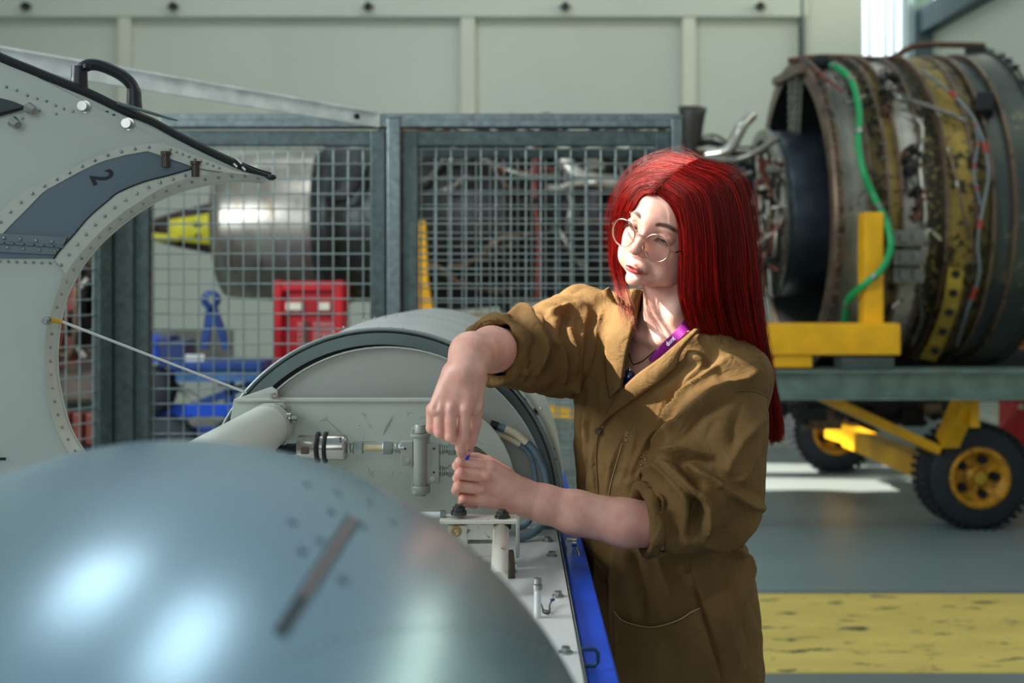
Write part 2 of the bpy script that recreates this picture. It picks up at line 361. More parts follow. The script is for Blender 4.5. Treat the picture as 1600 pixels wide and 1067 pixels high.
# inner core cowl with its ring, seen through the opening
MB().lathe([(1.62-EC.x, .46), (1.66-EC.x, .515), (1.70-EC.x, .525), (1.9-EC.x, .52), (2.35-EC.x, .50)], EC, AX, 64).build('inner_cowl', mat('slate_cowl', (62, 72, 80), .35, .7, var=.3), eng)
MB().lathe([(1.60-EC.x, .47), (1.60-EC.x, .535), (1.635-EC.x, .545), (1.66-EC.x, .53)], EC, AX, 64).build('inner_ring', B_metal, eng)
MB().lathe([(1.63-EC.x, .05), (1.63-EC.x, .50)], EC, AX, 48).build('inner_bulkhead', M_dark, eng)
def rad(ang, r, X):   # angle from up, positive towards the viewer (-Y)
    return E_at(X)+Vector((-math.sin(TILT), 0, math.cos(TILT)))*math.cos(ang)*r+Vector((0, -1, 0))*math.sin(ang)*r
for a in (.10, .30):    # pierced twin struts at the top of the opening
    s = MB().bar(rad(a, .50, 1.80), rad(a, .93, 1.80), .04, .02, up=(0, 1, 0))
    for k in range(8): q = rad(a, .54+.045*k, 1.80); s.cyl(q+Vector((-.03, -.02, 0)), q+Vector((-.02, -.02, 0)), .012, 8)
    s.build('duct_strut', B_metal, eng)
MB().bar(rad(-.3, .93, 1.78), rad(.45, .95, 1.78), .05, .05, up=(1, 0, 0)).build('top_bracket', B_rim, eng)
# core: compressor, combustor, turbine casing
core = [(1.62, .33), (1.40, .30), (1.35, .33), (1.33, .36), (1.30, .33), (1.0, .35), (.98, .40), (.94, .40), (.92, .36), (.55, .40), (.53, .46), (.50, .46), (.46, .42), (.0, .44), (-.03, .49), (-.08, .49), (-.1, .45), (-.5, .47), (-.80, .50)]
MB().lathe([(a-EC.x, b*(1.22 if a < .6 else 1.1)) for a, b in core], EC, AX, 56).build('core_casing', M_dark, eng)
ring = MB().lathe([(-.80-EC.x, .44), (-.80-EC.x, .53), (-.86-EC.x, .535), (-.90-EC.x, .50), (-1.0-EC.x, .49), (-1.06-EC.x, .50), (-1.08-EC.x, .545), (-1.15-EC.x, .545), (-1.17-EC.x, .49), (-1.22-EC.x, .475)], EC, AX, 64)
ring.build('turbine_rear_frame', M_band('dark_turbine_metal', (58, 62, 60), (110, 110, 104), .6), eng)
MB().lathe([(-1.20-EC.x, .475), (-1.35-EC.x, .485), (-1.55-EC.x, .475), (-1.75-EC.x, .455), (-1.83-EC.x, .44), (-1.83-EC.x, .43), (-1.5-EC.x, .44)], EC, AX, 72).build('exhaust_nozzle', mat('heat_stained_nozzle', (178, 172, 160), .32, .85, var=.3, scale=2.2, stretch=(3, 1, .6), rgb2=(150, 128, 104), thr=.6), eng)
MB().lathe([(-1.4-EC.x, .38), (-1.55-EC.x, .30), (-1.75-EC.x, .20), (-1.95-EC.x, .160), (-2.15-EC.x, .115), (-2.3-EC.x, .07), (-2.34-EC.x, .01)], EC, AX, 40).build('exhaust_plug', mat('brown_dark_plug', (72, 60, 56), .5, .5, var=.3), eng)
MB().lathe([(-1.80-EC.x, .205), (-2.17-EC.x, .122)], EC, AX, 40, -.62, .5, u=(0, -1, 0)).build('yellow_cover', M_ywrap, eng, label='yellow wrap round the exhaust plug')
for a_, s_ in ((.02, .030), (-.05, .022)):
    MB().sphere(E_at(-1.97)+Vector((0, -.175, a_)), s_, 8, (1, .15, .5)).build('warning_mark', M_dark2, eng)
MB().tube(spline([E_at(-2.1)+Vector((0, -.12, -.06)), E_at(-2.25)+Vector((0, -.15, -.05)), E_at(-2.40)+Vector((-.02, -.13, .0)), E_at(-2.36)+Vector((0, -.1, .05)), E_at(-2.28)+Vector((0, -.1, .0))], 20), .026, 8).build('yellow_strap', M_ywrap, eng)
MB().lathe([(-.001, .04), (.03, .055), (.06, .04)], E_at(-2.38)+Vector((0, -.12, .02)), (0, 1, 0), 14).build('strap_ring', mat('pale_ring', (215, 210, 190), .4), eng)
# piping and boxes on the core: many separate runs
pm = [mat('pipe_steel', (130, 128, 120), .3, .85, var=.3, scale=20), mat('pipe_brown', (110, 90, 72), .4, .6, var=.3, scale=20), mat('pipe_pale', (186, 182, 170), .35, .6, var=.2, scale=20), M_dark, mat('pipe_reddish', (122, 58, 48), .5, .3, var=.3)]
R_ = random.Random(5)
for i in range(46):
    x0 = R_.uniform(-1.1, 1.3); x1 = x0+R_.uniform(.15, .7); a = R_.uniform(-.5, 2.2); a1 = a+R_.uniform(-.7, .7); n = 5
    pts = [rad(a+(a1-a)*min(1, max(0, (j/(n-1)-.3)*2.5)), .60+R_.uniform(-.02, .05)-.17*max(0, (x0+(x1-x0)*j/(n-1))-.5), x0+(x1-x0)*j/(n-1)) for j in range(n)]
    MB().tube(spline(pts, 14), R_.choice((.009, .012, .017, .022)), 6).build('engine_pipe', R_.choice(pm), eng)
for i in range(14):
    X0_ = R_.uniform(-.9, 1.35); ln = R_.uniform(.5, 1.6); a = R_.uniform(-.6, 1)
    pts = [rad(a+ln*j/9, .59-.17*max(0, X0_-.5)+.02*math.sin(j), X0_+.02*math.sin(j*2)) for j in range(10)]
    MB().tube(pts, R_.choice((.01, .014, .02)), 6).build('engine_pipe', R_.choice(pm), eng)
for i in range(24):
    X0_ = R_.uniform(-.9, 1.4); a = R_.uniform(-.5, 2.3); q = rad(a, .57-.15*max(0, X0_-.5), X0_)
    b_ = MB().box(q, (R_.uniform(.06, .18), R_.uniform(.06, .12), R_.uniform(.05, .14)), Matrix.Rotation(-a, 3, 'X')); q2 = rad(a, .66-.15*max(0, X0_-.5), X0_)
    b_.cyl(q2, q, .025, 8); b_.hexnut(q2, q2+(q2-q).normalized()*.02, .03); b_.build('accessory_box', R_.choice([M_dark, M_dark, M_brown, pm[2]]), eng, bevel=.006)
# pale curved bleed duct on top right of the core, as seen behind the fence
MB().tube(spline([P(886, 215, 6.9), P(880, 245, 6.85), P(905, 275, 6.8), P(950, 285, 6.8), P(1010, 285, 6.8), P(1050, 262, 6.85), P(1080, 240, 6.9)], 30), [.05]*30, 12).build('bleed_duct', pm[2], eng)
MB().tube(spline([P(905, 225, 6.85), P(950, 240, 6.8), P(1010, 238, 6.8), P(1050, 222, 6.8)], 20), .035, 10).build('bleed_duct', pm[0], eng)
MB().tube(spline([P(1105, 242, 6.7), P(1135, 236, 6.65), P(1150, 214, 6.65), P(1160, 195, 6.65), P(1174, 180, 6.7)], 20), .036, 12).build('bleed_duct', mat('shiny_duct', (200, 198, 188), .25, .9), eng)
MB().tube(spline([P(1100, 250, 6.6), P(1150, 250, 6.55), P(1185, 235, 6.5), P(1215, 215, 6.5)], 20), .022, 8).build('engine_pipe', pm[0], eng)
MB().lathe([(0, .035), (.05, .04), (.09, .062), (.22, .075), (.27, .085), (.27, .07), (.1, .05)], P(1078, 240, 6.7), (.06, 0, 1), 20).build('oil_cup', mat('dark_cup', (66, 64, 62), .5, .4), eng)
MB().tube(spline([P(838, 225, 6.75), P(836, 300, 6.72), P(842, 380, 6.72), P(840, 470, 6.75)], 16), .02, 8).build('engine_pipe', pm[4], eng, label='reddish vertical pipe')
for i in range(30):    # fine plumbing crowding between core and duct
    q = [P(1176+R_.uniform(0, 50), 240+R_.uniform(0, 230), 6.75+R_.uniform(-.05, .15)) for _ in range(4)]
    q.sort(key=lambda p: p.z)
    MB().tube(spline(q, 14), R_.choice((.007, .010, .013)), 6).build('engine_pipe', R_.choice(pm), eng)
# lifting rail on the top of the case
MB().tube(spline([P(1232, 95, 7.15), P(1290, 89, 7.15), P(1385, 92, 7.15), P(1415, 78, 7.15), P(1445, 70, 7.15), P(1538, 71, 7.15)], 40), .019, 8).build('lifting_rail', M_brown, eng)
MB().box(P(1522, 78, 7.15), (.1, .05, .05)).build('rail_end_block', M_dark, eng)
for a_, b_, c_, d_ in ((1522, 80, 1530, 112), (1515, 82, 1490, 118), (1250, 92, 1245, 104), (1375, 92, 1375, 106)): MB().bar(P(a_, b_, 7.15), P(c_, d_, 7.17), .018, .018).build('rail_bracket', M_dark, eng)
def on_case(px, py, r=.985):
    """point of the case surface met by a ray from the viewpoint"""
    d = P(px, py, 1)-Vector((0, 0, CZ)); o = Vector((0, 0, CZ))-EC; d0 = d-AX*d.dot(AX); o0 = o-AX*o.dot(AX)
    A_, B_, C_ = d0.dot(d0), 2*d0.dot(o0), o0.dot(o0)-r*r; D_ = B_*B_-4*A_*C_
    t = (-B_-math.sqrt(max(D_, 0)))/(2*A_); return Vector((0, 0, CZ))+d*t
# wiring harness with red clips, black grime-like brackets, small pipes on the case
for pts, r_, m_ in (([(1440, 110), (1480, 140), (1515, 175), (1535, 215), (1545, 270), (1535, 330), (1528, 380), (1530, 430), (1510, 490), (1495, 540)], .009, mat('harness_sleeve', (112, 124, 128), .5, .2)),
                   ([(1520, 180), (1528, 220), (1522, 270), (1532, 320)], .007, MATS['harness_sleeve']), ([(1375, 110), (1400, 150), (1430, 160), (1475, 175), (1510, 190)], .014, pm[0]),
                   ([(1410, 180), (1440, 195), (1438, 260), (1446, 330), (1440, 400)], .011, pm[2]), ([(1300, 110), (1318, 135), (1325, 160), (1352, 150)], .012, pm[0]),
                   ([(1270, 105), (1300, 130), (1320, 145)], .011, pm[4]), ([(1452, 140), (1475, 210), (1490, 260), (1505, 330), (1520, 380)], .010, pm[1]), ([(1335, 320), (1345, 300), (1360, 290)], .009, pm[0]),
                   ([(1395, 480), (1420, 455), (1445, 400), (1450, 360), (1470, 375)], .010, pm[2]), ([(1425, 540), (1440, 500), (1436, 455)], .010, pm[0])):
    q = spline([on_case(a, b, 1.0) for a, b in pts], 40); MB().tube(q, r_, 6).build('case_pipe', m_, eng)
    for k in range(5, 40, 9): MB().tube([q[k]-(q[k+1]-q[k])*.3, q[k+1]], r_*1.6, 6).build('pipe_clip', mat('clip_red', (150, 52, 44), .5) if m_ == MATS.get('harness_sleeve') else pm[0], eng)
for i in range(40):
    px, py = R_.uniform(1378, 1402), R_.uniform(110, 175)
    if i > 18: px, py = R_.uniform(1412, 1440), R_.uniform(180, 350)
    q = on_case(px, py, .97); MB().box(q, (R_.uniform(.02, .06), .05, R_.uniform(.02, .06)), Matrix.Rotation(R_.uniform(0, 3), 3, 'Y')).hexnut(q, q+Vector((0, -.05, .01)), .013).build('case_fitting', R_.choice([M_dark, M_dark2, pm[0], M_brown]), eng)
for px, py in ((1418, 372), (1418, 402), (1418, 430)):
    q = on_case(px, py, 1.0); MB().box(q, (.17, .05, .09)).box(q+Vector((-.03, -.03, 0)), (.05, .02, .05)).box(q+Vector((.04, -.03, 0)), (.04, .02, .05)).build('control_box', mat('box_grey', (120, 122, 116), .4, .4), eng, bevel=.005)
# pierced yellow curved bracket
pp = [(1492, 420), (1488, 450), (1482, 480), (1472, 510), (1460, 540), (1448, 562)]
A_ = [on_case(a-10, b-3, 1.01) for a, b in pp]; B_ = [on_case(a+13, b+3, 1.01) for a, b in pp]
MB().strip(A_, B_, (0, -.012, 0)).build('pierced_bracket', mat('olive_yellow', (176, 150, 60), .5, .2, var=.2), eng)
for a, b in pp[:-1]:
    q = on_case(a+1, b+8, 1.025); MB().cyl(q, q+Vector((0, -.006, 0)), .024, 12).build('bracket_hole', M_dark2, eng)
MB().bar(on_case(1540, 150, .99), on_case(1538, 178, .99), .09, .08).build('case_fitting', M_dark2, eng, bevel=.01)
# ragged edge pieces round the front flange
for k in range(26):
    a = -1.2+k*.125; q = rad(a+R_.uniform(-.03, .03), 1.0, XR-.02); MB().box(q, (R_.uniform(.02, .05), R_.uniform(.02, .06), R_.uniform(.01, .03)), Matrix.Rotation(-a, 3, 'X')).build('edge_lug', B_dgrey, eng, bevel=.006)
# green hose
gp = [on_case(a, b, 1.02) for a, b in ((1298, 101), (1318, 112), (1334, 135), (1343, 180), (1341, 225), (1350, 270), (1368, 312))]+[P(1386, 350, 6.12), P(1392, 385, 6.08), P(1378, 420, 6.06), P(1350, 445, 6.08), P(1326, 468, 6.2), P(1320, 505, 6.35)]
gh = thing('green_hose', 'bright green hose looping down over the big engine case', 'hose', gp[-1])
MB().tube(spline(gp, 70), .019, 10).build('hose_tube', mat('green_hose_rubber', (10, 150, 84), .4, 0, var=.1), gh)
for k in (1, 9, 20, 36, 54, 64): q = spline(gp, 70); MB().tube([q[k], q[k+1]], .023, 10).build('hose_clamp', M_rivet, gh)
MB().sphere(P(1286, 98, 6.95), .06, 10, (1.3, 1, .8)).build('hose_cap', M_dark2, gh)

# ------------------------------------------------------------------ engine stand
stn = thing('engine_stand', 'yellow and galvanised wheeled stand that carries the big jet engine', 'stand', (1.9, 6.4, 0))
MB().box(((X(1150, 6.15)+3.6)/2, 6.15, P(0, 597, 6.15).z), (3.6-X(1150, 6.15), .12, .155)).box(((X(1150, 6.15)+3.6)/2, 6.10, P(0, 577, 6.15).z), (3.6-X(1150, 6.15), .16, .012)).box(((X(1150, 6.15)+3.6)/2, 6.10, P(0, 619, 6.15).z), (3.6-X(1150, 6.15), .16, .012)).build('side_rail', mat('rail_zinc', (120, 140, 134), .45, .6, var=.25, scale=9), stn)
MB().box((1.2, 8.4, .9), (4.8, .12, .15)).build('side_rail', MATS['rail_zinc'], stn)
for x_ in (-1.0, 3.5): MB().box((x_, 7.3, .9), (.12, 2.2, .13)).build('cross_beam', M_yel, stn)
MB().box((X(1290, 6.1), 6.1, P(0, 529, 6.1).z), (X(1400, 6.1)-X(1180, 6.1), .15, .165)).build('yellow_beam', M_yel, stn, bevel=.006)
MB().box((X(1365, 6.12), 6.17, P(0, 425, 6.12).z), (X(1379, 6.12)-X(1349, 6.12), .12, P(0, 325, 6.12).z-P(0, 512, 6.12).z)).build('yellow_post', M_yel, stn, bevel=.006)
MB().box((X(1235, 6.12), 6.12, P(0, 563, 6.1).z), (.20, .14, .07)).box((X(1210, 6.12), 6.12, P(0, 568, 6.1).z), (.30, .1, .04)).build('clamp_block', M_yel, stn, bevel=.005)
MB().box((X(1350, 6.12), 6.12, P(0, 566, 6.1).z), (.28, .15, .07)).build('mount_box', M_galvd, stn, bevel=.006)
MB().bar(P(1285, 620, 6.3), P(1462, 702, 6.5), .09, .05).build('brace', M_yel, stn)
MB().bar(P(1510, 622, 6.3), P(1480, 690, 6.5), .10, .10).build('brace', M_yel, stn)
MB().bar(P(1515, 620, 6.35), P(1516, 665, 6.35), .14, .05).build('brace', M_yel, stn)
MB().bar(P(1298, 672, 8.1), P(1330, 682, 7.9), .10, .10).bar(P(1330, 682, 7.9), P(1465, 738, 6.75), .13, .13).build('axle_beam', M_yel, stn)
MB().bar(P(850, 640, 6.2), P(905, 650, 6.2), .12, .05).build('brace', M_yel, stn)
# yellow A-frame seen behind the fence
MB().plate([P(646, 345, 6.3), P(664, 345, 6.3), P(668, 440, 6.3), P(682, 520, 6.3), P(682, 560, 6.3), P(640, 560, 6.3)], (0, .1, 0)).build('yellow_post', M_yel, stn)
MB().box((X(760, 6.2), 6.2, P(0, 498, 6.2).z), (.95, .12, .05)).build('yellow_beam', M_yel, stn)
def wheel(c, r, wd, lab=None):
    c = Vector(c); y = Vector((0, 1, 0))
    w_ = MB().lathe([(-wd/2, r*.55), (-wd/2, r*.86), (-wd/2+.02, r*.95), (-wd/4, r), (wd/4, r), (wd/2-.02, r*.95), (wd/2, r*.86), (wd/2, r*.55)], c, y, 40).build('tyre', M_tyre, stn)
    tr = MB()
    for k in range(40):
        a = 2*math.pi*k/40
        for s in (-1, 1): tr.box(c+Vector((math.cos(a+.04*s)*r, s*wd*.30, math.sin(a+.04*s)*r)), (.02, wd*.36, r*.09), Matrix.Rotation(-a, 3, 'Y'))
    tr.build('tread', M_tyre, w_, kind='stuff')
    rim = MB().lathe([(-wd/2-.012, r*.50), (-wd/2-.016, r*.57), (-wd/2+.004, r*.58), (-wd/2+.0, r*.50), (-wd/2+.05, r*.46), (-wd/2+.07, r*.20), (-wd/2+.03, r*.16), (-wd/2+.02, .001)], c, y, 36).build('wheel_rim', mat('worn_yellow_rim', (196, 138, 24), .5, .2, var=.25, scale=20, rgb2=(90, 60, 26), thr=.56), w_)
    for k in range(5):
        a = 2*math.pi*k/5; MB().cyl(c+Vector((math.cos(a)*r*.34, -wd/2+.035, math.sin(a)*r*.34)), c+Vector((math.cos(a)*r*.34, -wd/2+.075, math.sin(a)*r*.34)), r*.09, 10).build('rim_hole', M_dark2, w_)
    h = MB(); h.cyl(c+Vector((0, -wd/2-.01, 0)), c+Vector((0, -wd/2+.05, 0)), r*.12, 12)
    for k in range(5): a = 2*math.pi*(k+.5)/5; q = c+Vector((math.cos(a)*r*.2, -wd/2+.01, math.sin(a)*r*.2)); h.hexnut(q, q+y*.05, .012)
    h.build('hub', mat('brass_hub', (190, 150, 60), .4, .6), w_)
wheel((X(1520, 6.6), 6.62, .305), .305, .24)
wheel((X(1300, 8.5), 8.5, .305), .305, .24)
wheel((-1.6, 8.4, .305), .305, .24); wheel((-1.6, 6.6, .305), .305, .24)
# clutter hanging below the engine
for i in range(26):
    q = P(R_.uniform(1205, 1500), R_.uniform(622, 655), 7.0+R_.uniform(-.3, .4)); MB().box(q, (R_.uniform(.08, .3), .1, R_.uniform(.05, .13))).cyl(q, q+Vector((R_.uniform(-.2, .2), 0, -.06)), .02, 6).build('under_accessory', R_.choice([M_dark, M_dark2, M_dark, pm[1]]), eng, bevel=.008)
MB().lathe([(-.5, .12), (-.45, .17), (.9, .17), (1.0, .12)], Vector((2.4, 7.3, .82)), (1, 0, 0), 24).build('lower_gearbox', M_dark2, eng)
# red trolley at right edge of the picture
rt = thing('red_fire_trolley', 'bright red upright trolley at the right edge beside the engine', 'trolley', (X(1592, 8.0), 8.0, 0))
xx = X(1586, 8.0)
MB().box((xx, 8.0, 1.05), (.11, .3, 1.5)).build('red_column', M_red, rt, bevel=.01)
MB().box((xx+.04, 7.95, 1.18), (.07, .3, .62)).build('side_pocket', M_red, rt, bevel=.01)
MB().bar((xx-.02, 7.9, .42), (xx-.10, 7.9, .30), .08, .2).box((xx, 8, .15), (.3, .4, .3)).build('foot', M_red, rt)
for z_ in (.55, .7, 1.0, 1.2, 1.3): MB().sphere((xx-.03, 7.84, z_), .022, 8).build('white_stud', M_white, rt)
MB().box((xx-.05, 7.82, 1.3), (.02, .03, .3)).build('handle', M_dark2, rt)

# ------------------------------------------------------------------ carts behind the fence
tc_ = thing('red_tool_cabinet', 'red cabinet with perforated front panel standing behind the fence', 'cabinet', (X(482, 6.0), 6.0, 0))
cx, cy = X(482, 6.0), 6.0; wd = X(536, 6)-X(429, 6); zt = P(0, 438, 6).z
MB().box((cx, cy+.2, zt/2), (wd*.9, .36, zt-.02)).build('cabinet_body', M_red, tc_)
for s in (-1, 1): MB().box((cx+s*(wd/2-.02), cy, zt/2), (.045, .05, zt)).build('side_frame', M_red, tc_, bevel=.006)
MB().box((cx, cy, zt-.03), (wd-.09, .05, .05)).build('top_frame', M_red, tc_, bevel=.006)
MB().box((cx, cy-.0, zt-.14), (wd-.09, .04, .07)).build('drawer', mat('red_drawer', (170, 16, 26), .4), tc_, bevel=.006)
for s, w_ in ((-.07, .08), (.09, .055)): MB().box((cx+s, cy-.035, zt-.135), (w_, .02, .04)).build('white_sticker', mat('sticker', (225, 220, 200), .5), tc_)
MB().box((cx+.06, cy, zt-.45), (wd-.19, .03, .5)).build('perforated_panel', mat('dark_red_panel', (170, 14, 26), .5), tc_)
hm = MB()
for i in range(11):
    for j in range(17):
        if i == 3: continue
        hm.box((cx-.045+i*.021, cy-.018, zt-.23-j*.027), (.011, .004, .014))
hm.build('panel_holes', mat('pale_hole', (205, 170, 160), .6), tc_, kind='stuff')
MB().box((cx-.01, cy-.02, zt-.45), (.02, .02, .48)).build('hinge_strip', mat('brown_strip', (96, 50, 40), .6), tc_)
MB().tube(spline([(cx+wd/2, cy, zt-.27), (cx+wd/2+.05, cy, zt-.27), (cx+wd/2+.055, cy, zt-.36), (cx+wd/2+.055, cy, zt-.42)], 12), .012, 8).build('handle', M_brown, tc_)
bc = thing('blue_cart', 'blue tow cart with tall hitch frame ending in an eye, behind the fence', 'cart', (X(320, 5.6), 5.6, 0))
Yb = 5.6
for a, b in (((320, 545), (329, 480)), ((355, 545), (333, 480))): MB().bar(P(a[0], a[1], Yb), P(b[0], b[1], Yb), .035, .035, up=(0, 1, 0)).build('hitch_arm', M_dblue, bc)
MB().lathe([(-.02, .022), (-.02, .045), (.02, .045), (.02, .022)], P(330, 468, Yb), (0, 1, 0), 16).build('hitch_eye', M_dblue, bc)
MB().box(P(332, 500, Yb), (.05, .04, .05)).build('hitch_plate', M_dblue, bc)
MB().box(P(350, 568, Yb), (.44, .3, .04)).build('cart_deck', M_dblue, bc, bevel=.006)
MB().box(P(350, 583, Yb), (.40, .25, .06)).build('cart_side', mat('faded_blue', (60, 100, 150), .5, .2, var=.3, scale=20), bc)
MB().sphere(P(240, 540, Yb), .06, 12, (1.2, 1, 1)).cyl(P(240, 540, Yb), P(245, 565, Yb), .06, 12).build('blue_motor', M_blue, bc)
MB().box(P(277, 552, Yb), (.13, .2, .13)).box(P(262, 535, Yb), (.07, .15, .07)).build('dark_blue_box', mat('navy_box', (26, 44, 96), .4), bc, bevel=.01)
MB().box(P(305, 560, 5.5), (.09, .02, .04)).build('white_label', M_white, bc)
for a, b, c_, d_, w_, m_ in ((215, 585, 420, 585, .05, M_dblue), (230, 660, 395, 600, .04, M_dblue), (225, 640, 380, 640, .06, M_blue), (225, 675, 420, 672, .05, M_dblue), (360, 570, 360, 690, .04, M_dblue), (262, 595, 310, 625, .03, mat('light_rod', (170, 168, 160), .4, .5)), (385, 590, 430, 655, .03, M_blue), (340, 600, 410, 625, .035, M_white), (300, 690, 420, 650, .04, M_blue), (250, 690, 330, 620, .03, MATS['faded_blue'])):
    MB().bar(P(a, b, Yb), P(c_, d_, Yb), w_, w_).build('cart_bar', m_, bc, bevel=.004)
for px, py, r_ in ((238, 610, .12), (262, 700, .16), (400, 700, .14)):
    c_ = P(px, py, Yb-.05); MB().lathe([(-.05, r_*.4), (-.05, r_*.9), (-.02, r_), (.02, r_), (.05, r_*.9), (.05, r_*.4)], c_, (.2, 1, 0), 24).lathe([(-.04, .001), (-.04, r_*.4)], c_, (.2, 1, 0), 16).build('wheel', M_tyre, bc)
MB().box((X(320, Yb), Yb, .30), (.9, .5, .05)).box((X(240, Yb), Yb, .15), (.1, .4, .3)).box((X(400, Yb), Yb, .15), (.1, .4, .3)).build('cart_frame', M_dblue, bc)
bd = thing('grey_board', 'plain grey board leaning low on the back wall behind the blue cart', 'board', (X(300, 7.2), 7.2, 0))
MB().box((X(302, 7.2), 7.2, P(0, 540, 7.2).z/1.0), (X(365, 7.2)-X(240, 7.2), .03, .2)).build('board_panel', mat('board_grey', (140, 140, 132), .6), bd)
MB().box((X(250, 7.2), 7.22, .45), (.04, .04, .9)).build('board_leg', M_galvd, bd); MB().box((X(355, 7.2), 7.22, .45), (.04, .04, .9)).build('board_leg', M_galvd, bd)
solo('storage_bench', MB().box((X(330, 9), 9, .2), (3.4, .5, .4)), mat('bench_grey', (150, 146, 134), .6), 'long low pale bench by the back wall behind the carts', 'bench', bevel=.01)
# second engine, at far left behind the side fence
e2 = thing('stored_engine', 'dark engine section with pipes at far left, seen through the round cutout', 'engine', (X(95, 6.0), 6.0, 0))
c2 = P(70, 470, 6.0)
MB().lathe([(-.25, .1), (-.25, .26), (-.2, .30), (-.02, .30), (0, .33), (.03, .33), (.05, .29), (.25, .27), (.28, .32), (.32, .30), (.34, .1)], c2, (.9, -.35, 0), 32).build('casing', M_dark, e2)
for i in range(16):
    a = R_.uniform(-1, 2); pts = [c2+Vector((R_.uniform(.0, .35), -.30+R_.uniform(-.05, .05), R_.uniform(-.3, .3))) for _ in range(4)]
    MB().tube(spline(pts, 12), R_.choice((.01, .015)), 6).build('engine_pipe', R_.choice(pm), e2)
MB().box(P(100, 580, 6.0), (.5, .4, .28)).build('gear_case', mat('brown_grey_case', (104, 92, 80), .5, .3, var=.4), e2, bevel=.02)
MB().box(P(100, 640, 6.0), (.6, .5, .05)).box((X(60, 6), 6, .3), (.07, .5, .62)).box((X(150, 6), 6, .3), (.07, .5, .62)).build('transport_frame', M_galvd, e2)
for px in (115, 135, 155): MB().box(P(px, 665, 5.8), (.05, .25, .16)).build('red_box', mat('rust_red', (120, 52, 40), .5), e2, bevel=.01)
# ------------------------------------------------------------------ the nacelle being worked on (axis along Y)
NX, NZ, NR = -.222, 1.072, .305
nac = thing('engine_nacelle', 'open grey engine nacelle with round skin, flat front plate and white deck', 'nacelle', (NX, 2.2, .9))
Yv = (0, 1, 0)
def c1(x, y, Y): return P(x/3.556, y/3.556, Y)                 # points read off enlarged views
RX, NR_ = NX-.013, NR
NR = .317
def skinr(t): return NR+.012*math.sin(min(1, t/.5)*math.pi*.5)+(-.02*max(0, t-.5))
prof = [(t, skinr(t)) for t in [0, .01, .03, .06, .1, .2, .3, .45, .6, .8, 1.0, 1.2]]
MB().lathe(prof, (NX, 2.06, NZ), Yv, 96, a0=-.35, a1=math.pi+.35, u=(1, 0, 0)).build('nacelle_skin', M_skin_al, nac)
MB().lathe([(0, NR-.002), (-.006, NR+.002), (-.004, NR+.006), (.03, NR+.004), (.03, NR-.010), (.0, NR-.012), (-.004, NR-.011)], (RX, 2.05, NZ), Yv, 96, a0=-.3, a1=math.pi+.3, u=(1, 0, 0)).build('front_ring', mat('ring_grey', (128, 138, 136), .35, .25, var=.12, scale=12), nac)
MB().lathe([(.05, .15), (.05, NR-.006)], (RX, 2.0, NZ), Yv, 64, a0=0, a1=math.pi, u=(1, 0, 0)).build('ring_gap', M_dark2, nac)
MB().lathe([(.045, .292), (.045, NR-.004)], (RX, 2.0, NZ), Yv, 96, a0=-.2, a1=math.pi+.2, u=(1, 0, 0)).build('ring_face', mat('ring_face_grey', (92, 106, 104), .45, .2, var=.1, scale=12), nac)
rv = MB()
for k in range(46):
    a = k/45*math.pi; 
    for yy in (2.10, 2.42):
        r_ = skinr(yy-2.06)+.0005; rv.sphere((RX+math.cos(a)*r_, yy, NZ+math.sin(a)*r_), .0026, 6)
rv.build('rivets', M_rivet, nac, kind='stuff')
for (px, py) in ((846, 642), (838, 670), (844, 680), (846, 695)):
    q = P(px-6, py, 2.15); MB().sphere(q, .009, 10).build('round_head_screw', M_steel, nac)
NR = NR_
# bulkhead disc (upper half) set inside the ring
pts = [Vector((NX-.002+math.cos(a)*(NR-.016), 2.035, NZ+math.sin(a)*(NR-.016)-.002)) for a in [math.pi*i/48 for i in range(49)]]
MB().plate(pts, (0, .004, 0)).build('bulkhead_disc', M_paint2, nac, bevel=.001)
MB().strip([p*1 for p in pts], [Vector((NX, 2.035, NZ))+(p-Vector((NX, 2.035, NZ)))*1.009 for p in pts], (0, -.006, 0)).build('bulkhead_edge', M_flange, nac)
# front plate: flat top edge at left, rounded at right, folded tab on top left
Yp = 1.985
pl = [P(365, 626, Yp), P(690, 626, Yp), P(722, 634, Yp)]+[P(a, b, Yp) for a, b in ((749, 650), (765, 663), (777, 677), (788, 695), (796, 712), (801, 728), (806, 760), (808, 800), (808, 830))]+[P(360, 840, Yp), P(352, 700, Yp)]
MB().plate(pl, (0, .004, 0)).build('front_plate', M_paint, nac, bevel=.0008)
MB().strip([P(365, 624, Yp-.004), P(690, 624, Yp-.004)], [P(365, 627.5, Yp-.004), P(690, 627.5, Yp-.004)], (0, .03, 0)).build('plate_fold', M_flange, nac)
MB().plate([P(366, 630, 1.99), P(372, 622, 1.995), P(425, 604, 2.0), P(434, 611, 2.0), P(432, 628, 2.0)], (0, .004, 0)).build('corner_tab', M_flange, nac, bevel=.0006)
t_ = MB(); t_.cyl(P(426, 619, 1.995), P(429, 619, 1.985), .006, 10); t_.cyl(P(429, 619, 1.985), P(436, 618, 1.975), .0035, 8); t_.build('stud', M_steel, nac)
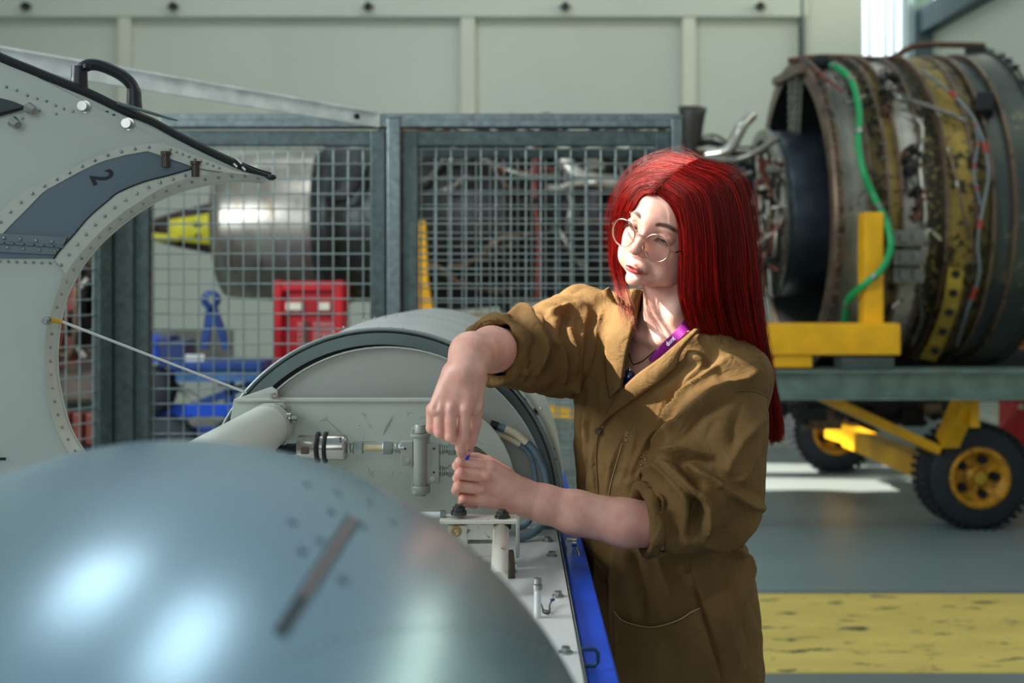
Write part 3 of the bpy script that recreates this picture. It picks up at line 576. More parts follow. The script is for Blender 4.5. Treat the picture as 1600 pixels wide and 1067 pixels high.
# scuffs on the plate: real shallow scratches
sc_ = MB()
for a, b, c_, d_ in ((612, 650, 600, 678), (598, 680, 615, 648), (510, 655, 545, 692), (545, 692, 590, 690), (470, 580, 474, 583), (655, 655, 690, 640), (575, 745, 585, 735), (605, 660, 599, 676), (568, 645, 570, 655)):
    sc_.tube([P(a, b, Yp-.0005), P((a+c_)/2+1, (b+d_)/2-1, Yp-.0006), P(c_, d_, Yp-.0005)], [.0001, .00035, .0001], 4)
for _ in range(40):
    a, b = random.uniform(450, 790), random.uniform(640, 800); t_ = random.uniform(-1.5, 1.5); l_ = random.uniform(3, 12); c_, d_ = a+l_*math.cos(t_), b+l_*math.sin(t_)
    if b < 800 and (a-600)**2+(b-802)**2 < 190**2: sc_.tube([P(a, b, Yp-.0004), P((a+c_)/2+1, (b+d_)/2, Yp-.0005), P(c_, d_, Yp-.0004)], [.0001, .0003, .0001], 4)
sc_.build('scratches', mat('scratch_dark', (104, 100, 88), .6), nac, kind='stuff')
# white deck with bolts and edges
dz = CZ-.4675
deck = [(-.62, 1.20, dz), (.0845, 1.20, dz), (.083, 2.05, dz), (-.5, 2.05, dz)]
MB().plate([Vector(p) for p in deck], (0, 0, -.006)).build('deck_plate', M_white, nac, bevel=.001)
MB().strip([Vector((.0845, 1.2, dz)), Vector((.083, 2.05, dz))], [Vector((.0845, 1.2, dz-.03)), Vector((.083, 2.05, dz-.03))], (-.003, 0, 0)).build('deck_lip', M_flange, nac)
def on_deck(px, py, h=0): Y = (CZ-dz-h)*F/(py-HY); return P(px, py, Y)
for a, b in ((862, 869), (872, 932), (884, 1020), (856, 846)):
    q = on_deck(a, b); h_ = MB(); h_.cyl(q, q+Vector((0, 0, .0022)), .0085, 16); h_.hexnut(q+Vector((0, 0, .0022)), q+Vector((0, 0, .0075)), .006); h_.build('deck_bolt', M_rivet, nac)
q = on_deck(840, 965); p_ = MB(); p_.cyl(q, q+Vector((0, 0, .045)), .0048, 12); p_.build('white_post', M_white, nac); MB().cyl(q+Vector((0, 0, .038)), q+Vector((0, 0, .045)), .0062, 12).cyl(q+Vector((0, 0, .046)), q+Vector((0, 0, .053)), .0055, 12).build('post_cap', M_steel, nac)
MB().tube(spline([on_deck(843, 938, .01), on_deck(848, 950, .012), on_deck(849, 957, .004), on_deck(858, 958, .002), on_deck(859, 945, .006), on_deck(863, 938, .008)], 24), .0011, 6).build('locking_wire', M_dark, nac)
MB().cyl(on_deck(861, 938, .008), on_deck(866, 936, .009), .0022, 8).build('wire_ferrule', M_dblue, nac)
MB().cyl(on_deck(853, 957), on_deck(853, 957)+Vector((0, 0, .003)), .004, 10).build('deck_bolt', M_rivet, nac)
# lower shell of the nacelle and blue cradle beside the deck
MB().lathe([(0, .315), (.2, .318), (.85, .318), (1.1, .31)], (NX, 1.2, dz-.03), Yv, 64, a0=math.pi, a1=2*math.pi, u=(1, 0, 0)).build('lower_skin', M_skin_al, nac)
crd = thing('blue_cradle', 'bright blue steel cradle running along the right side of the white deck', 'stand', (.1, 1.8, 0))
bb = MB(); 
A0, A1 = Vector((.089, 1.05, dz-.012)), Vector((.089, 2.6, dz-.012)); 
MB().box((.107, 1.85, dz-.055), (.036, 1.7, .085)).build('cradle_beam', M_blue, crd, bevel=.003)
MB().box((.118, 1.85, dz-.11), (.058, 1.7, .02)).build('cradle_flange', M_blue, crd, bevel=.003)
for y_ in (1.15, 2.55):
    MB().box((.107, y_, (dz-.1)/2), (.05, .05, dz-.1)).build('cradle_leg', M_blue, crd, bevel=.004); MB().box((-.55, y_, (dz-.1)/2), (.05, .05, dz-.1)).build('cradle_leg', M_blue, crd, bevel=.004)
    MB().box((-.22, y_, dz-.42), (.7, .05, .06)).build('cross_bar', M_blue, crd, bevel=.004)
MB().box((-.55, 1.85, dz-.36), (.05, 1.7, .08)).build('cradle_beam', M_blue, crd, bevel=.003)
q = P(889, 856, 1.92); MB().box(q, (.012, .02, .03)).cyl(q+Vector((.004, -.01, .012)), q+Vector((.012, -.01, .012)), .008, 10).build('latch_body', M_steel, crd, bevel=.002)
MB().tube(spline([q+Vector((.006, -.008, .014)), q+Vector((.016, -.012, -.008)), q+Vector((.012, -.014, -.03)), q+Vector((.004, -.012, -.02))], 14), .0022, 8).build('latch_hook', M_steel, crd)
q = P(925, 1026, 1.36); MB().tube([q+Vector((-.012, 0, .009)), q+Vector((.004, 0, .009)), q+Vector((.007, 0, .004)), q+Vector((.007, 0, -.006)), q+Vector((.003, 0, -.011)), q+Vector((-.012, 0, -.011))], .0028, 8).build('tie_ring', mat('dark_teal_ring', (14, 56, 92), .4, .2), crd)
MB().plate([P(846, 700, 2.3), P(856, 706, 2.3), P(880, 800, 2.3), P(880, 850, 2.3), P(862, 850, 2.3)], (0, .04, 0)).build('cradle_gusset', M_blue, crd)
# thick white tube with its bracket
tb = thing('air_tube', 'thick grey-white tube leading from the front plate towards the viewer', 'tube', P(395, 700, 1.9))
MB().tube([P(418, 668, 1.96), P(300, 735, 1.60)], [.040, .038], 40).build('tube_body', mat('cream_tube_paint', (196, 200, 190), .42, .05, var=.05, scale=9), tb)
MB().tube([P(421, 667, 1.968), P(414, 671, 1.945)], [.0415, .0415], 40).build('tube_collar', M_flange, tb)
MB().plate([P(410, 630, 1.978), P(442, 629, 1.978), P(452, 634, 1.978), P(452, 668, 1.978), P(445, 675, 1.978), P(434, 672, 1.978), P(434, 645, 1.978), P(410, 640, 1.978)], (0, -.003, 0)).build('bracket', M_flange, tb, bevel=.0005)
q = P(444, 636, 1.974); MB().cyl(q, q+Vector((0, -.004, 0)), .0065, 14).hexnut(q+Vector((0, -.004, 0)), q+Vector((0, -.007, 0)), .004).build('bracket_bolt', M_rivet, tb)
q = P(444, 672, 1.974); MB().cyl(q, q+Vector((0, -.004, 0)), .005, 12).build('bracket_bolt', M_rivet, tb)
q = P(448, 654, 1.96); MB().cyl(q+Vector((-.010, 0, 0)), q+Vector((.008, 0, 0)), .0105, 14).build('clamp_nut', M_rivet, tb); MB().hexnut(q+Vector((.008, 0, 0)), q+Vector((.018, 0, 0)), .006).cyl(q+Vector((-.004, -.009, 0)), q+Vector((.004, -.012, .002)), .003, 8).build('clamp_screw', M_steel, tb)
q = P(428, 645, 1.95); MB().cyl(q, P(440, 650, 1.955), .008, 10).build('clamp_arm', M_flange, tb)
# canister, fittings
YC = 1.93
can = thing('filter_canister', 'short polished steel canister with two black bands on the front plate', 'canister', P(504, 699, YC))
ax = lambda a, b, dy=0: (P(a, 699+dy, YC), P(b, 699+dy, YC))
def hcyl(x0, x1, rp, n=32, y=699): return MB().tube([P(x0, y, YC), P(x1, y, YC)], rp/F*YC, n)
h_ = MB().tube([P(466, 699, YC), P(467.5, 699, YC), P(537, 699, YC), P(541, 699, YC), P(543, 699, YC)], [v/F*YC for v in (17.5, 19, 20, 19, 14)], 40)
h_.build('canister_body', mat('brushed_steel', (176, 172, 164), .25, 1., var=.12, scale=60, stretch=(.05, 1, 1)), can)
for a, b in ((494, 500), (506, 512)): MB().tube([P(a, 699, YC), P(a+1, 699, YC), P(b-1, 699, YC), P(b, 699, YC)], [v/F*YC for v in (22, 24.5, 24.5, 22)], 40).build('black_band', M_rubber, can)
MB().box(P(476, 704, YC-.021), (.012, .002, .012)).build('brown_label', mat('label_brown', (96, 76, 66), .5), can)
MB().cyl(P(532, 685.5, YC-.018), P(532, 685.5, YC-.021), .0018, 10).build('vent_hole', M_dark2, can)
MB().tube([P(432, 702, YC), P(446, 702, YC), P(449, 702, YC), P(458, 702, YC), P(466, 700, YC)], [v/F*YC for v in (6, 7, 9, 9, 8)], 20).build('black_connector', M_dark2, can)
ft = thing('pipe_fittings', 'row of hex fittings and short pale tube between steel canister and grey valve', 'fitting', P(585, 700, YC))
for a, b, r_, m_, nm in ((542, 549, 9, M_rivet, 'hex_nut'), (552, 568, 10.5, M_rivet, 'hex_nut'), (598, 614, 10.5, M_rivet, 'hex_nut'), (617, 625, 8, M_rivet, 'hex_nut')):
    MB().tube([P(a, 700, YC), P(a+1.5, 700, YC), P(b-1.5, 700, YC), P(b, 700, YC)], [v/F*YC for v in (r_*.85, r_, r_, r_*.85)], 6, smooth=False).build(nm, m_, ft)
MB().tube([P(541, 700, YC), P(630, 700, YC)], 4.8/F*YC, 14).build('short_tube', mat('yellowed_tube', (190, 178, 140), .35, .4, var=.15, scale=40), ft)
MB().tube([P(625, 700, YC), P(632, 700, YC)], 9/F*YC, 16).build('collar', M_rivet, ft)
# valve block
vl = thing('hydraulic_valve', 'upright grey valve block with round cap bolted to the front plate', 'valve', P(657, 720, YC))
MB().box(P(657, 717, YC+.004), (.030, .022, .108)).build('valve_block', M_valve, vl, bevel=.002)
MB().tube([P(657, 678, YC-.004), P(657, 762, YC-.004)], 11.5/F*YC, 28).build('valve_barrel', M_valve, vl)
MB().tube([P(657, 758, YC-.004), P(657, 760, YC-.004), P(657, 769, YC-.004), P(657, 770.5, YC-.004)], [v/F*YC for v in (14.5, 15.5, 15.5, 14)], 32).tube([P(657, 770, YC-.004), P(657, 774, YC-.004)], 9/F*YC, 24).build('bottom_cap', M_valve, vl)
MB().tube([P(657, 677, YC-.004), P(657, 681, YC-.004)], 16/F*YC, 28).build('top_flange', M_valve, vl)
MB().tube([P(657, 663, YC-.004), P(657, 664.5, YC-.004), P(657, 676, YC-.004)], [v/F*YC for v in (8.6, 9.5, 9.5)], 20).build('top_cap', M_valve, vl)
MB().box(P(636, 708, YC-.002), (.021, .014, .042)).build('left_lug', M_valve, vl, bevel=.0015)
MB().box(P(677, 724, YC-.002), (.022, .014, .068)).build('right_lug', M_valve, vl, bevel=.0015)
for px, py in ((633, 701), (678, 701), (678, 738)): MB().cyl(P(px, py, YC-.008), P(px, py, YC-.0096), .0019, 10).build('screw_hole', M_dark2, vl)
for px, py in ((636, 720), (676, 748)): MB().cyl(P(px, py, YC-.008), P(px, py, YC-.0108), .0044, 14).hexnut(P(px, py, YC-.0108), P(px, py, YC-.0125), .0026).build('lug_bolt', M_rivet, vl)
rf = thing('outlet_fittings', 'pair of steel hex outlets on the valve beside the fingertips', 'fitting', P(702, 720, YC))
for y_ in (702, 736):
    for a, b, r_ in ((688, 693, 9), (694, 699, 7), (700, 712, 10)):
        MB().tube([P(a, y_, YC), P(a+1, y_, YC), P(b-1, y_, YC), P(b, y_, YC)], [v/F*YC for v in (r_*.85, r_, r_, r_*.85)], 6, smooth=False).build('hex_nut', M_rivet, rf)
    MB().tube([P(686, y_, YC), P(716, y_, YC)], 5/F*YC, 12).build('spigot', M_steel, rf)
for k in range(3):
    MB().tube(spline([P(712, 702+k*2-2, YC), P(734, 697+k*3.5, YC), P(748, 702+k*3.5, YC+.01), P(764, 716+k*3.5, YC+.03), P(776, 740+k*3, YC+.05)], 24), .0023, 8).build('bent_pipe', M_steel, rf)
# hoses
hs = thing('nacelle_hoses', 'two blue grey hoses with tan sleeves curving down behind the round plate', 'hose', P(840, 760, 2.02))
def hose(pts, r, nm, m_): MB().tube(spline(pts, 40), r, 14).build(nm, m_, hs)
Yh = 2.005
hose([P(766, 662, Yh), P(778, 666, Yh)], 6.5/F*Yh, 'black_ferrule', M_rubber)
hose([P(777, 666, Yh), P(791, 671, Yh)], 6/F*Yh, 'blue_grey_end', M_hose)
hose([P(789, 670, Yh), P(808, 679, Yh), P(823, 691, Yh)], 6.5/F*Yh, 'tan_sleeve', M_ctan)
hose([P(776, 678, Yh), P(796, 686, Yh), P(812, 695, Yh)], 4.8/F*Yh, 'tan_sleeve', M_ctan)
hose([P(820, 688, Yh), P(838, 708, Yh), P(850, 735, Yh), P(856, 770, Yh-.01), P(852, 812, Yh-.03), P(832, 834, Yh-.05), P(808, 842, Yh-.06)], 5.6/F*Yh, 'hose_tube', M_hose)
hose([P(810, 694, Yh), P(826, 708, Yh), P(834, 730, Yh), P(838, 765, Yh-.01), P(834, 800, Yh-.03), P(822, 820, Yh-.04), P(806, 826, Yh-.05)], 4.0/F*Yh, 'hose_tube', M_hose)
# side plate standing on the deck under the forearm, and the chipped linkage
lk = thing('chipped_linkage', 'chipped white linkage with dark bolts and thick rod on the deck', 'linkage', P(750, 850, 1.78))
YL = 1.78
MB().plate([P(806, 800, 1.93), P(809, 770, 1.95), P(809, 870, 1.8), P(806, 872, 1.8)], (.003, 0, 0)).build('side_plate', M_paint2, lk)
MB().box(P(748, 811, YL), (.120, .045, .006)).build('top_arm', M_chip, lk, bevel=.001)
MB().box(P(716, 838, YL), (.030, .030, .040)).box(P(752, 828, YL), (.048, .024, .026)).build('lug_block', M_chip, lk, bevel=.0015)
MB().box(P(752, 856, YL+.005), (.052, .03, .02)).build('lower_block', M_chip, lk, bevel=.0015)
MB().lathe([(-.018, .0085), (-.019, .0085), (-.019, .004), (-.016, .003)], P(713, 826, YL), Yv, 20).build('brass_bush', mat('brass', (170, 140, 80), .35, .8), lk)
MB().tube([P(783, 822, YL-.01), P(783, 826, YL-.012), P(780, 905, YL-.16)], [v for v in (.011, .0125, .0125)], 24).build('thick_rod', M_chip, lk)
for px, py in ((717, 798), (785, 806)):
    q = P(px, py, YL-.004); MB().cyl(q+Vector((0, 0, -.006)), q, .0125, 16).cyl(q, q+Vector((0, 0, .006)), .010, 14).hexnut(q+Vector((0, 0, .004)), q+Vector((0, 0, .010)), .007).build('castle_nut', mat('dark_nut_steel', (84, 84, 80), .3, .9, var=.3, scale=80), lk)
MB().cyl(P(785, 812, YL-.008), P(785, 826, YL-.01), .014, 16).build('rod_washer', M_dark, lk)
MB().tube([P(652, 804, YL), P(690, 804, YL)], .0045, 12).build('thin_rod', M_white, lk); MB().tube([P(688, 804, YL), P(697, 804, YL)], .007, 6, smooth=False).build('rod_nut', M_rivet, lk)
MB().lathe([(-.006, .001), (-.006, .026), (.006, .026), (.006, .001)], P(796, 886, YL-.04), (1, .1, 0), 28).build('brown_roller', mat('brown_roller', (74, 62, 52), .5, .3), lk)
MB().hexnut(P(802, 887, YL-.05), P(808, 887, YL-.05), .008).build('roller_nut', M_steel, lk)
MB().tube([on_deck(740, 880), P(740, 850, YL)], .012, 12).build('pillar', M_chip, lk)

# ------------------------------------------------------------------ foreground nose cowl, close to the lens
cw = thing('nose_cowl', 'large smooth blue grey metal nose cowl filling the lower left foreground', 'cowl', (-.26, .75, .7))
CX_, CZ_, CR = -.263, 1.013, .352
prof = [(.0, .335), (.002, .349), (-.004, .352), (-.06, .353), (-.14, .350), (-.22, .342), (-.30, .325), (-.38, .296), (-.44, .262), (-.49, .215), (-.52, .165), (-.53, .13), (-.52, .11), (-.45, .09)]
pp = spline([Vector((a, b, 0)) for a, b in prof], 60)
co = MB().lathe([(p.x, p.y) for p in pp], (CX_, .9, CZ_), Yv, 160); cobj = co.build('cowl_skin', M_cowl, cw)
cb = BVHTree.FromPolygons([Vector(v) for v in co.v], co.f)
def on_cowl(px, py, off=.0):
    o = Vector((0, 0, CZ)); d = (P(px, py, 1)-o).normalized(); h = cb.ray_cast(o, d)
    if h[0] is None: return None
    return h[0]-d*off
A_ = [on_cowl(543-i*13, 802+i*20.3, .0010) for i in range(10)]; B_ = [on_cowl(564-i*13, 814+i*20.3, .0010) for i in range(10)]
MB().strip(A_, B_, (0, .0012, -.0008)).build('recessed_slot', mat('slot_dark', (58, 70, 78), .6, .1), cw, bevel=.0004)
MB().strip([on_cowl(549-i*13, 806+i*20.3, .0016) for i in range(7)], [on_cowl(557-i*13, 811+i*20.3, .0016) for i in range(7)], (0, .001, 0)).build('slot_pin', mat('slot_pin', (150, 134, 130), .5, .3), cw)
for px, py in ((478, 756), (526, 770), (516, 800), (500, 845), (576, 785), (566, 822), (614, 816), (535, 905), (455, 815), (470, 860)):
    q = on_cowl(px, py); n_ = (q-Vector((CX_, q.y, CZ_))).normalized(); MB().cyl(q-n_*.001, q+n_*.0006, .0038, 14).build('flush_screw', mat('flush_screw_metal', (104, 122, 134), .4, .8), cw)
sb = MB()
for i in range(26):
    q = on_cowl(440+i*17, 1000+((i-13)**2)*.3-20) if 1000+((i-13)**2)*.3-20 < 1060 else None
    if q is not None: sb.sphere(q, .0012, 6)
sb.build('rivets', M_rivet, cw, kind='stuff')
MB().lathe([(-.3, .2), (-.3, .24), (-.05, .24), (-.05, .2)], (CX_, .9, CZ_-.0), Yv, 32).build('inner_duct', M_dark, cw)
for y_ in (.55, .85): MB().box((CX_, y_, (CZ_-.34)/2), (.06, .06, CZ_-.34)).build('cowl_stand_leg', M_blue, cw)
MB().box((CX_, .7, CZ_-.345), (.3, .5, .03)).build('cowl_stand_top', M_blue, cw)

# ------------------------------------------------------------------ raised cowl door at left
dr = thing('cowl_door', 'raised white cowl door with riveted round cutout and black edge seal', 'cowl door', P(0, 500, 1.75))
def D(px, py, off=0): return P(px, py, 1.86-.13*(1-px/420)+off)       # the door's own plane
dn = Vector((0, 1, 0))
def pl2(pts, n, off=0): return spline([D(a, b, off) for a, b in pts], n)
cA = [(411, 286), (380, 283), (337, 287), (295, 295.5), (253, 311), (211, 336), (169, 370), (139, 402), (118, 435.6), (103, 469), (95, 503), (90, 545), (91, 587), (96, 617), (105.5, 655), (118, 684), (136, 712), (172, 765)]
cB = [(416, 277), (385, 269), (350, 269), (304, 276), (253, 294), (211, 320), (169, 351), (126.5, 395.5), (101, 431), (86, 465), (78, 494.6), (71, 524), (70, 562), (72.5, 608), (80, 646), (91, 676), (106, 704), (142, 768)]
cC = [(306.5, 261.5), (267, 273), (225, 284), (186, 300), (169, 313), (139, 339), (114, 368), (95, 389), (84, 404)]
cBs = [(330, 272), (290, 281), (253, 294), (211, 320), (190, 334), (158, 362), (126.5, 395.5), (112, 415), (103, 428)]
cD = [(306, 261), (231, 236), (197, 242), (157.5, 253), (121, 270), (90, 287), (67.5, 300), (42, 326), (13, 355), (0, 370), (-30, 404)]
cE = [(254.5, 223.6), (225, 225), (183, 233), (141, 249), (98, 270), (65, 287), (36.6, 300), (21, 311), (0, 332), (-34, 372)]
cE2 = [(231, 236), (197, 242), (157.5, 253), (121, 270), (90, 287), (67.5, 300), (42, 326), (13, 355), (0, 370), (-30, 404)]
seal = [(-120, 30), (-60, 60), (0, 90), (56, 113), (112.5, 136), (146, 150), (197, 175), (239, 192), (281, 215), (337.5, 243), (394, 268), (424, 278)]
web = [D(a, b, .006) for a, b in seal]+[D(a, b, .006) for a, b in cB]+[D(120, 860, .006), D(-160, 900, .006)]
MB().plate(web, dn*.004).build('door_web', mat('door_paint', (192, 200, 190), .36, .12, var=.04, scale=3, coat=.1), dr)
lA, lB = pl2(cA, 90, .018), pl2(cB, 90, .0)
MB().strip(lA, lB, dn*.003).build('cutout_flange', M_flange, dr)
MB().tube(lA, .0018, 8).build('cutout_edge_bead', M_flange, dr)
MB().strip(pl2(cBs, 60, .001), pl2(cC, 60, .001), dn*.002).build('inner_doubler', mat('doubler_paint', (200, 204, 192), .36, .1, var=.04), dr)
MB().strip(pl2(cE, 60, .001), pl2(cE2, 60, .001), dn*.002).build('outer_doubler', MATS['doubler_paint'], dr)
MB().plate([D(*p, .0) for p in ((254, 223), (362, 265), (400, 274), (350, 269), (306, 262), (231, 236))], dn*.003).build('tip_doubler', MATS['doubler_paint'], dr)
# recessed blue grey access panel with the numeral
pts = [D(a, b, .004) for a, b in [(306, 262), (231, 237), (197, 243), (157.5, 254), (121, 271), (90, 288), (67.5, 301), (42, 327), (13, 356), (-30, 404)]]+[D(84, 404, .004)]+[D(a, b, .004) for a, b in cC[::-1][1:]]
pan = MB().plate(pts, dn*.002).build('access_panel', M_dpanel, dr)
tx = text_obj('panel_numeral', '2', .044, D(158, 277, .0028), (math.pi/2, math.radians(-2), math.radians(0)), mat('black_print', (30, 34, 38), .6), dr, .0003, .0008)
ex = (D(200, 277)-D(100, 277)).normalized(); ez = Vector((0, 0, 1)); cu_ = (ex*.92+ez*.38).normalized(); cr_ = (ex*.38-ez*.92).normalized()
tx.rotation_euler = Matrix((cr_, cu_, cr_.cross(cu_))).transposed().to_euler(); tx.scale = (.8, 1.1, 1)
MB().tube(pl2([(a, b) for a, b in cC], 50, -.001), .0012, 6).build('panel_gap', M_dark2, dr)
# hinge across the bottom of the panel
MB().plate([D(*p, -.001) for p in ((-40, 362), (105, 371), (98, 385), (-40, 376))], dn*.003).build('hinge_leaf', mat('hinge_grey', (120, 134, 140), .35, .6), dr, bevel=.0004)
MB().plate([D(*p, -.001) for p in ((-40, 378), (98, 387), (88, 398), (-40, 392))], dn*.003).build('hinge_leaf', MATS['hinge_grey'], dr, bevel=.0004)
for k in range(9): a = -38+k*15.5; MB().tube([D(a, 377+(a+38)*.062, -.002), D(a+13, 378+(a+38)*.062, -.002)], .0028, 10).build('hinge_knuckle', MATS['hinge_grey'], dr)
# rivets (far under ten pixels each)
rv = MB()
def rivets(line, step, r=.0026, off=-.002):
    L = 0; nxt = step/2
    for i in range(len(line)-1):
        s = (line[i+1]-line[i]).length
        while L+s > nxt: q = line[i].lerp(line[i+1], (nxt-L)/s); rv.sphere(q+dn*off, r, 8, (1, .9, 1)); nxt += step
        L += s
mid = [a.lerp(b, .5) for a, b in zip(lA, lB)]; rivets(mid, .021, .0024, -.002)
mBC = [a.lerp(b, .45) for a, b in zip(pl2(cBs, 60, .001), pl2(cC, 60, .001))]; rivets(mBC, .020)
mED = [a.lerp(b, .45) for a, b in zip(pl2(cE, 60, .001), pl2(cE2, 60, .001))]; rivets(mED, .021)
rivets([D(-60, 406, .004), D(97, 412, .004)], .0118, .0022, -.001)
rivets([D(262, 232, 0), D(352, 266, 0)], .010, .0022, -.001)
rivets([D(-30, 369, 0), D(96, 379, 0)], .0225, .0028, -.003); rivets([D(-25, 384, 0), D(90, 393, 0)], .0225, .0028, -.003)
for p in ((10, 136), (26, 141), (43, 149), (58, 154), (73, 158), (87, 165), (100, 170), (114, 174), (88, 178), (62, 173), (35, 185)): rv.sphere(D(*p, .004), .0024, 8)
rv.build('rivets', M_rivet, dr, kind='stuff')
for p in ((153, 180), (167, 177), (178, 182)): MB().cyl(D(*p, .006), D(*p, .0045), .004, 12).build('drilled_hole', M_dark2, dr)
for p in ((133, 167), (201, 194)): q = D(*p, .006); MB().cyl(q, q+Vector((0, -.014, 0)), .0075, 14).cyl(q, q+Vector((0, -.003, 0)), .010, 14).build('metal_stud', M_steel, dr)
for p in ((261, 250), (307, 265)):
    q = D(*p, .002); MB().cyl(q+Vector((0, -.006, -.012)), q+Vector((0, -.006, .010)), .0062, 14).cyl(q+Vector((0, -.006, .008)), q+Vector((0, -.006, .013)), .008, 14).build('latch_pin', mat('bronze_dark', (74, 68, 58), .35, .7), dr)
# dark notch and levers at the far left
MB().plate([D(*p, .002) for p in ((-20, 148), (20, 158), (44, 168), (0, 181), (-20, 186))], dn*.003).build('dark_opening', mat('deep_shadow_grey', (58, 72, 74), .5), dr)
for a, b, c_, d_ in ((44, 168, 54, 174), (20, 190, 28, 196)): MB().tube([D(a, b, -.004), D(c_, d_, -.012)], [.009, .006], 12).build('lever_knob', M_steel, dr)
MB().tube([D(-20, 182, -.004), D(44, 167, -.006)], .0022, 8).build('lever_rod', M_dark2, dr)
# black seal along the upper edge with small clips at the tip
MB().tube(spline([D(a, b-1, .004) for a, b in seal], 70), [.0072 if i < 40 else .0060 if i < 62 else .0045 for i in range(70)], 12).build('edge_seal', M_rubber, dr)
MB().tube(spline([D(a, b-6, .010) for a, b in seal[6:]], 40), .0022, 8).build('seal_lip', M_dark2, dr)
MB().sphere(D(424, 277, .002), .0065, 12, (1.3, 1, .8)).build('seal_end', M_rubber, dr)
for p in ((372, 252), (365, 257), (378, 262)): MB().bar(D(*p, .0)+Vector((-.004, 0, .006)), D(*p, .0)+Vector((.006, 0, -.004)), .003, .003).build('seal_clip', M_rivet, dr)
MB().tube([D(183, 161, -.006), D(262, 184, -.006), D(278, 188, -.006)], [.003, .0024, .0015], 8).build('hold_open_pin', M_galv, dr)
# black handle
hd = MB().tube(spline([D(124, 146, .02), D(123, 122, .02), D(131, 105, .02), D(150, 101, .02), D(178, 111, .02), D(198, 124, .02), D(209, 140, .02), D(211, 166, .02)], 40), [.012]*6+[.0095]*28+[.0105]*6, 14)
hd.build('handle', M_plast, dr)
MB().tube([D(124, 150, .02), D(124, 104, .02)], [.0135, .012], 16).build('handle_boss', M_plast, dr); MB().tube([D(136, 102, .006), D(136, 108, .004)], [.006, .006], 14).build('handle_boss', M_dark2, dr)
MB().tube([D(210, 170, .02), D(209, 140, .02)], [.0125, .0105], 16).build('handle_boss', M_plast, dr)
MB().box(D(-2, 717, -.004), (.02, .004, .004)).build('small_latch', M_dark2, dr)
# door prop rod with its yellow end and pin
rd = thing('prop_rod', 'thin white rod with yellow end holding the cowl door open', 'rod', D(80, 500))
MB().tube([D(93, 501, -.012), P(384, 613, 1.98)], .0022, 10).build('rod_body', M_white, rd)
MB().tube([D(80, 500, -.012), D(97, 503, -.012)], .0040, 10).build('yellow_end', mat('ochre_end', (190, 150, 40), .5), rd)
q = D(76, 501, -.004); MB().cyl(q, q+Vector((0, -.012, 0)), .0065, 12).cyl(q+Vector((0, -.012, 0)), q+Vector((0, -.016, 0)), .0045, 10).build('rod_pin', M_rivet, rd)
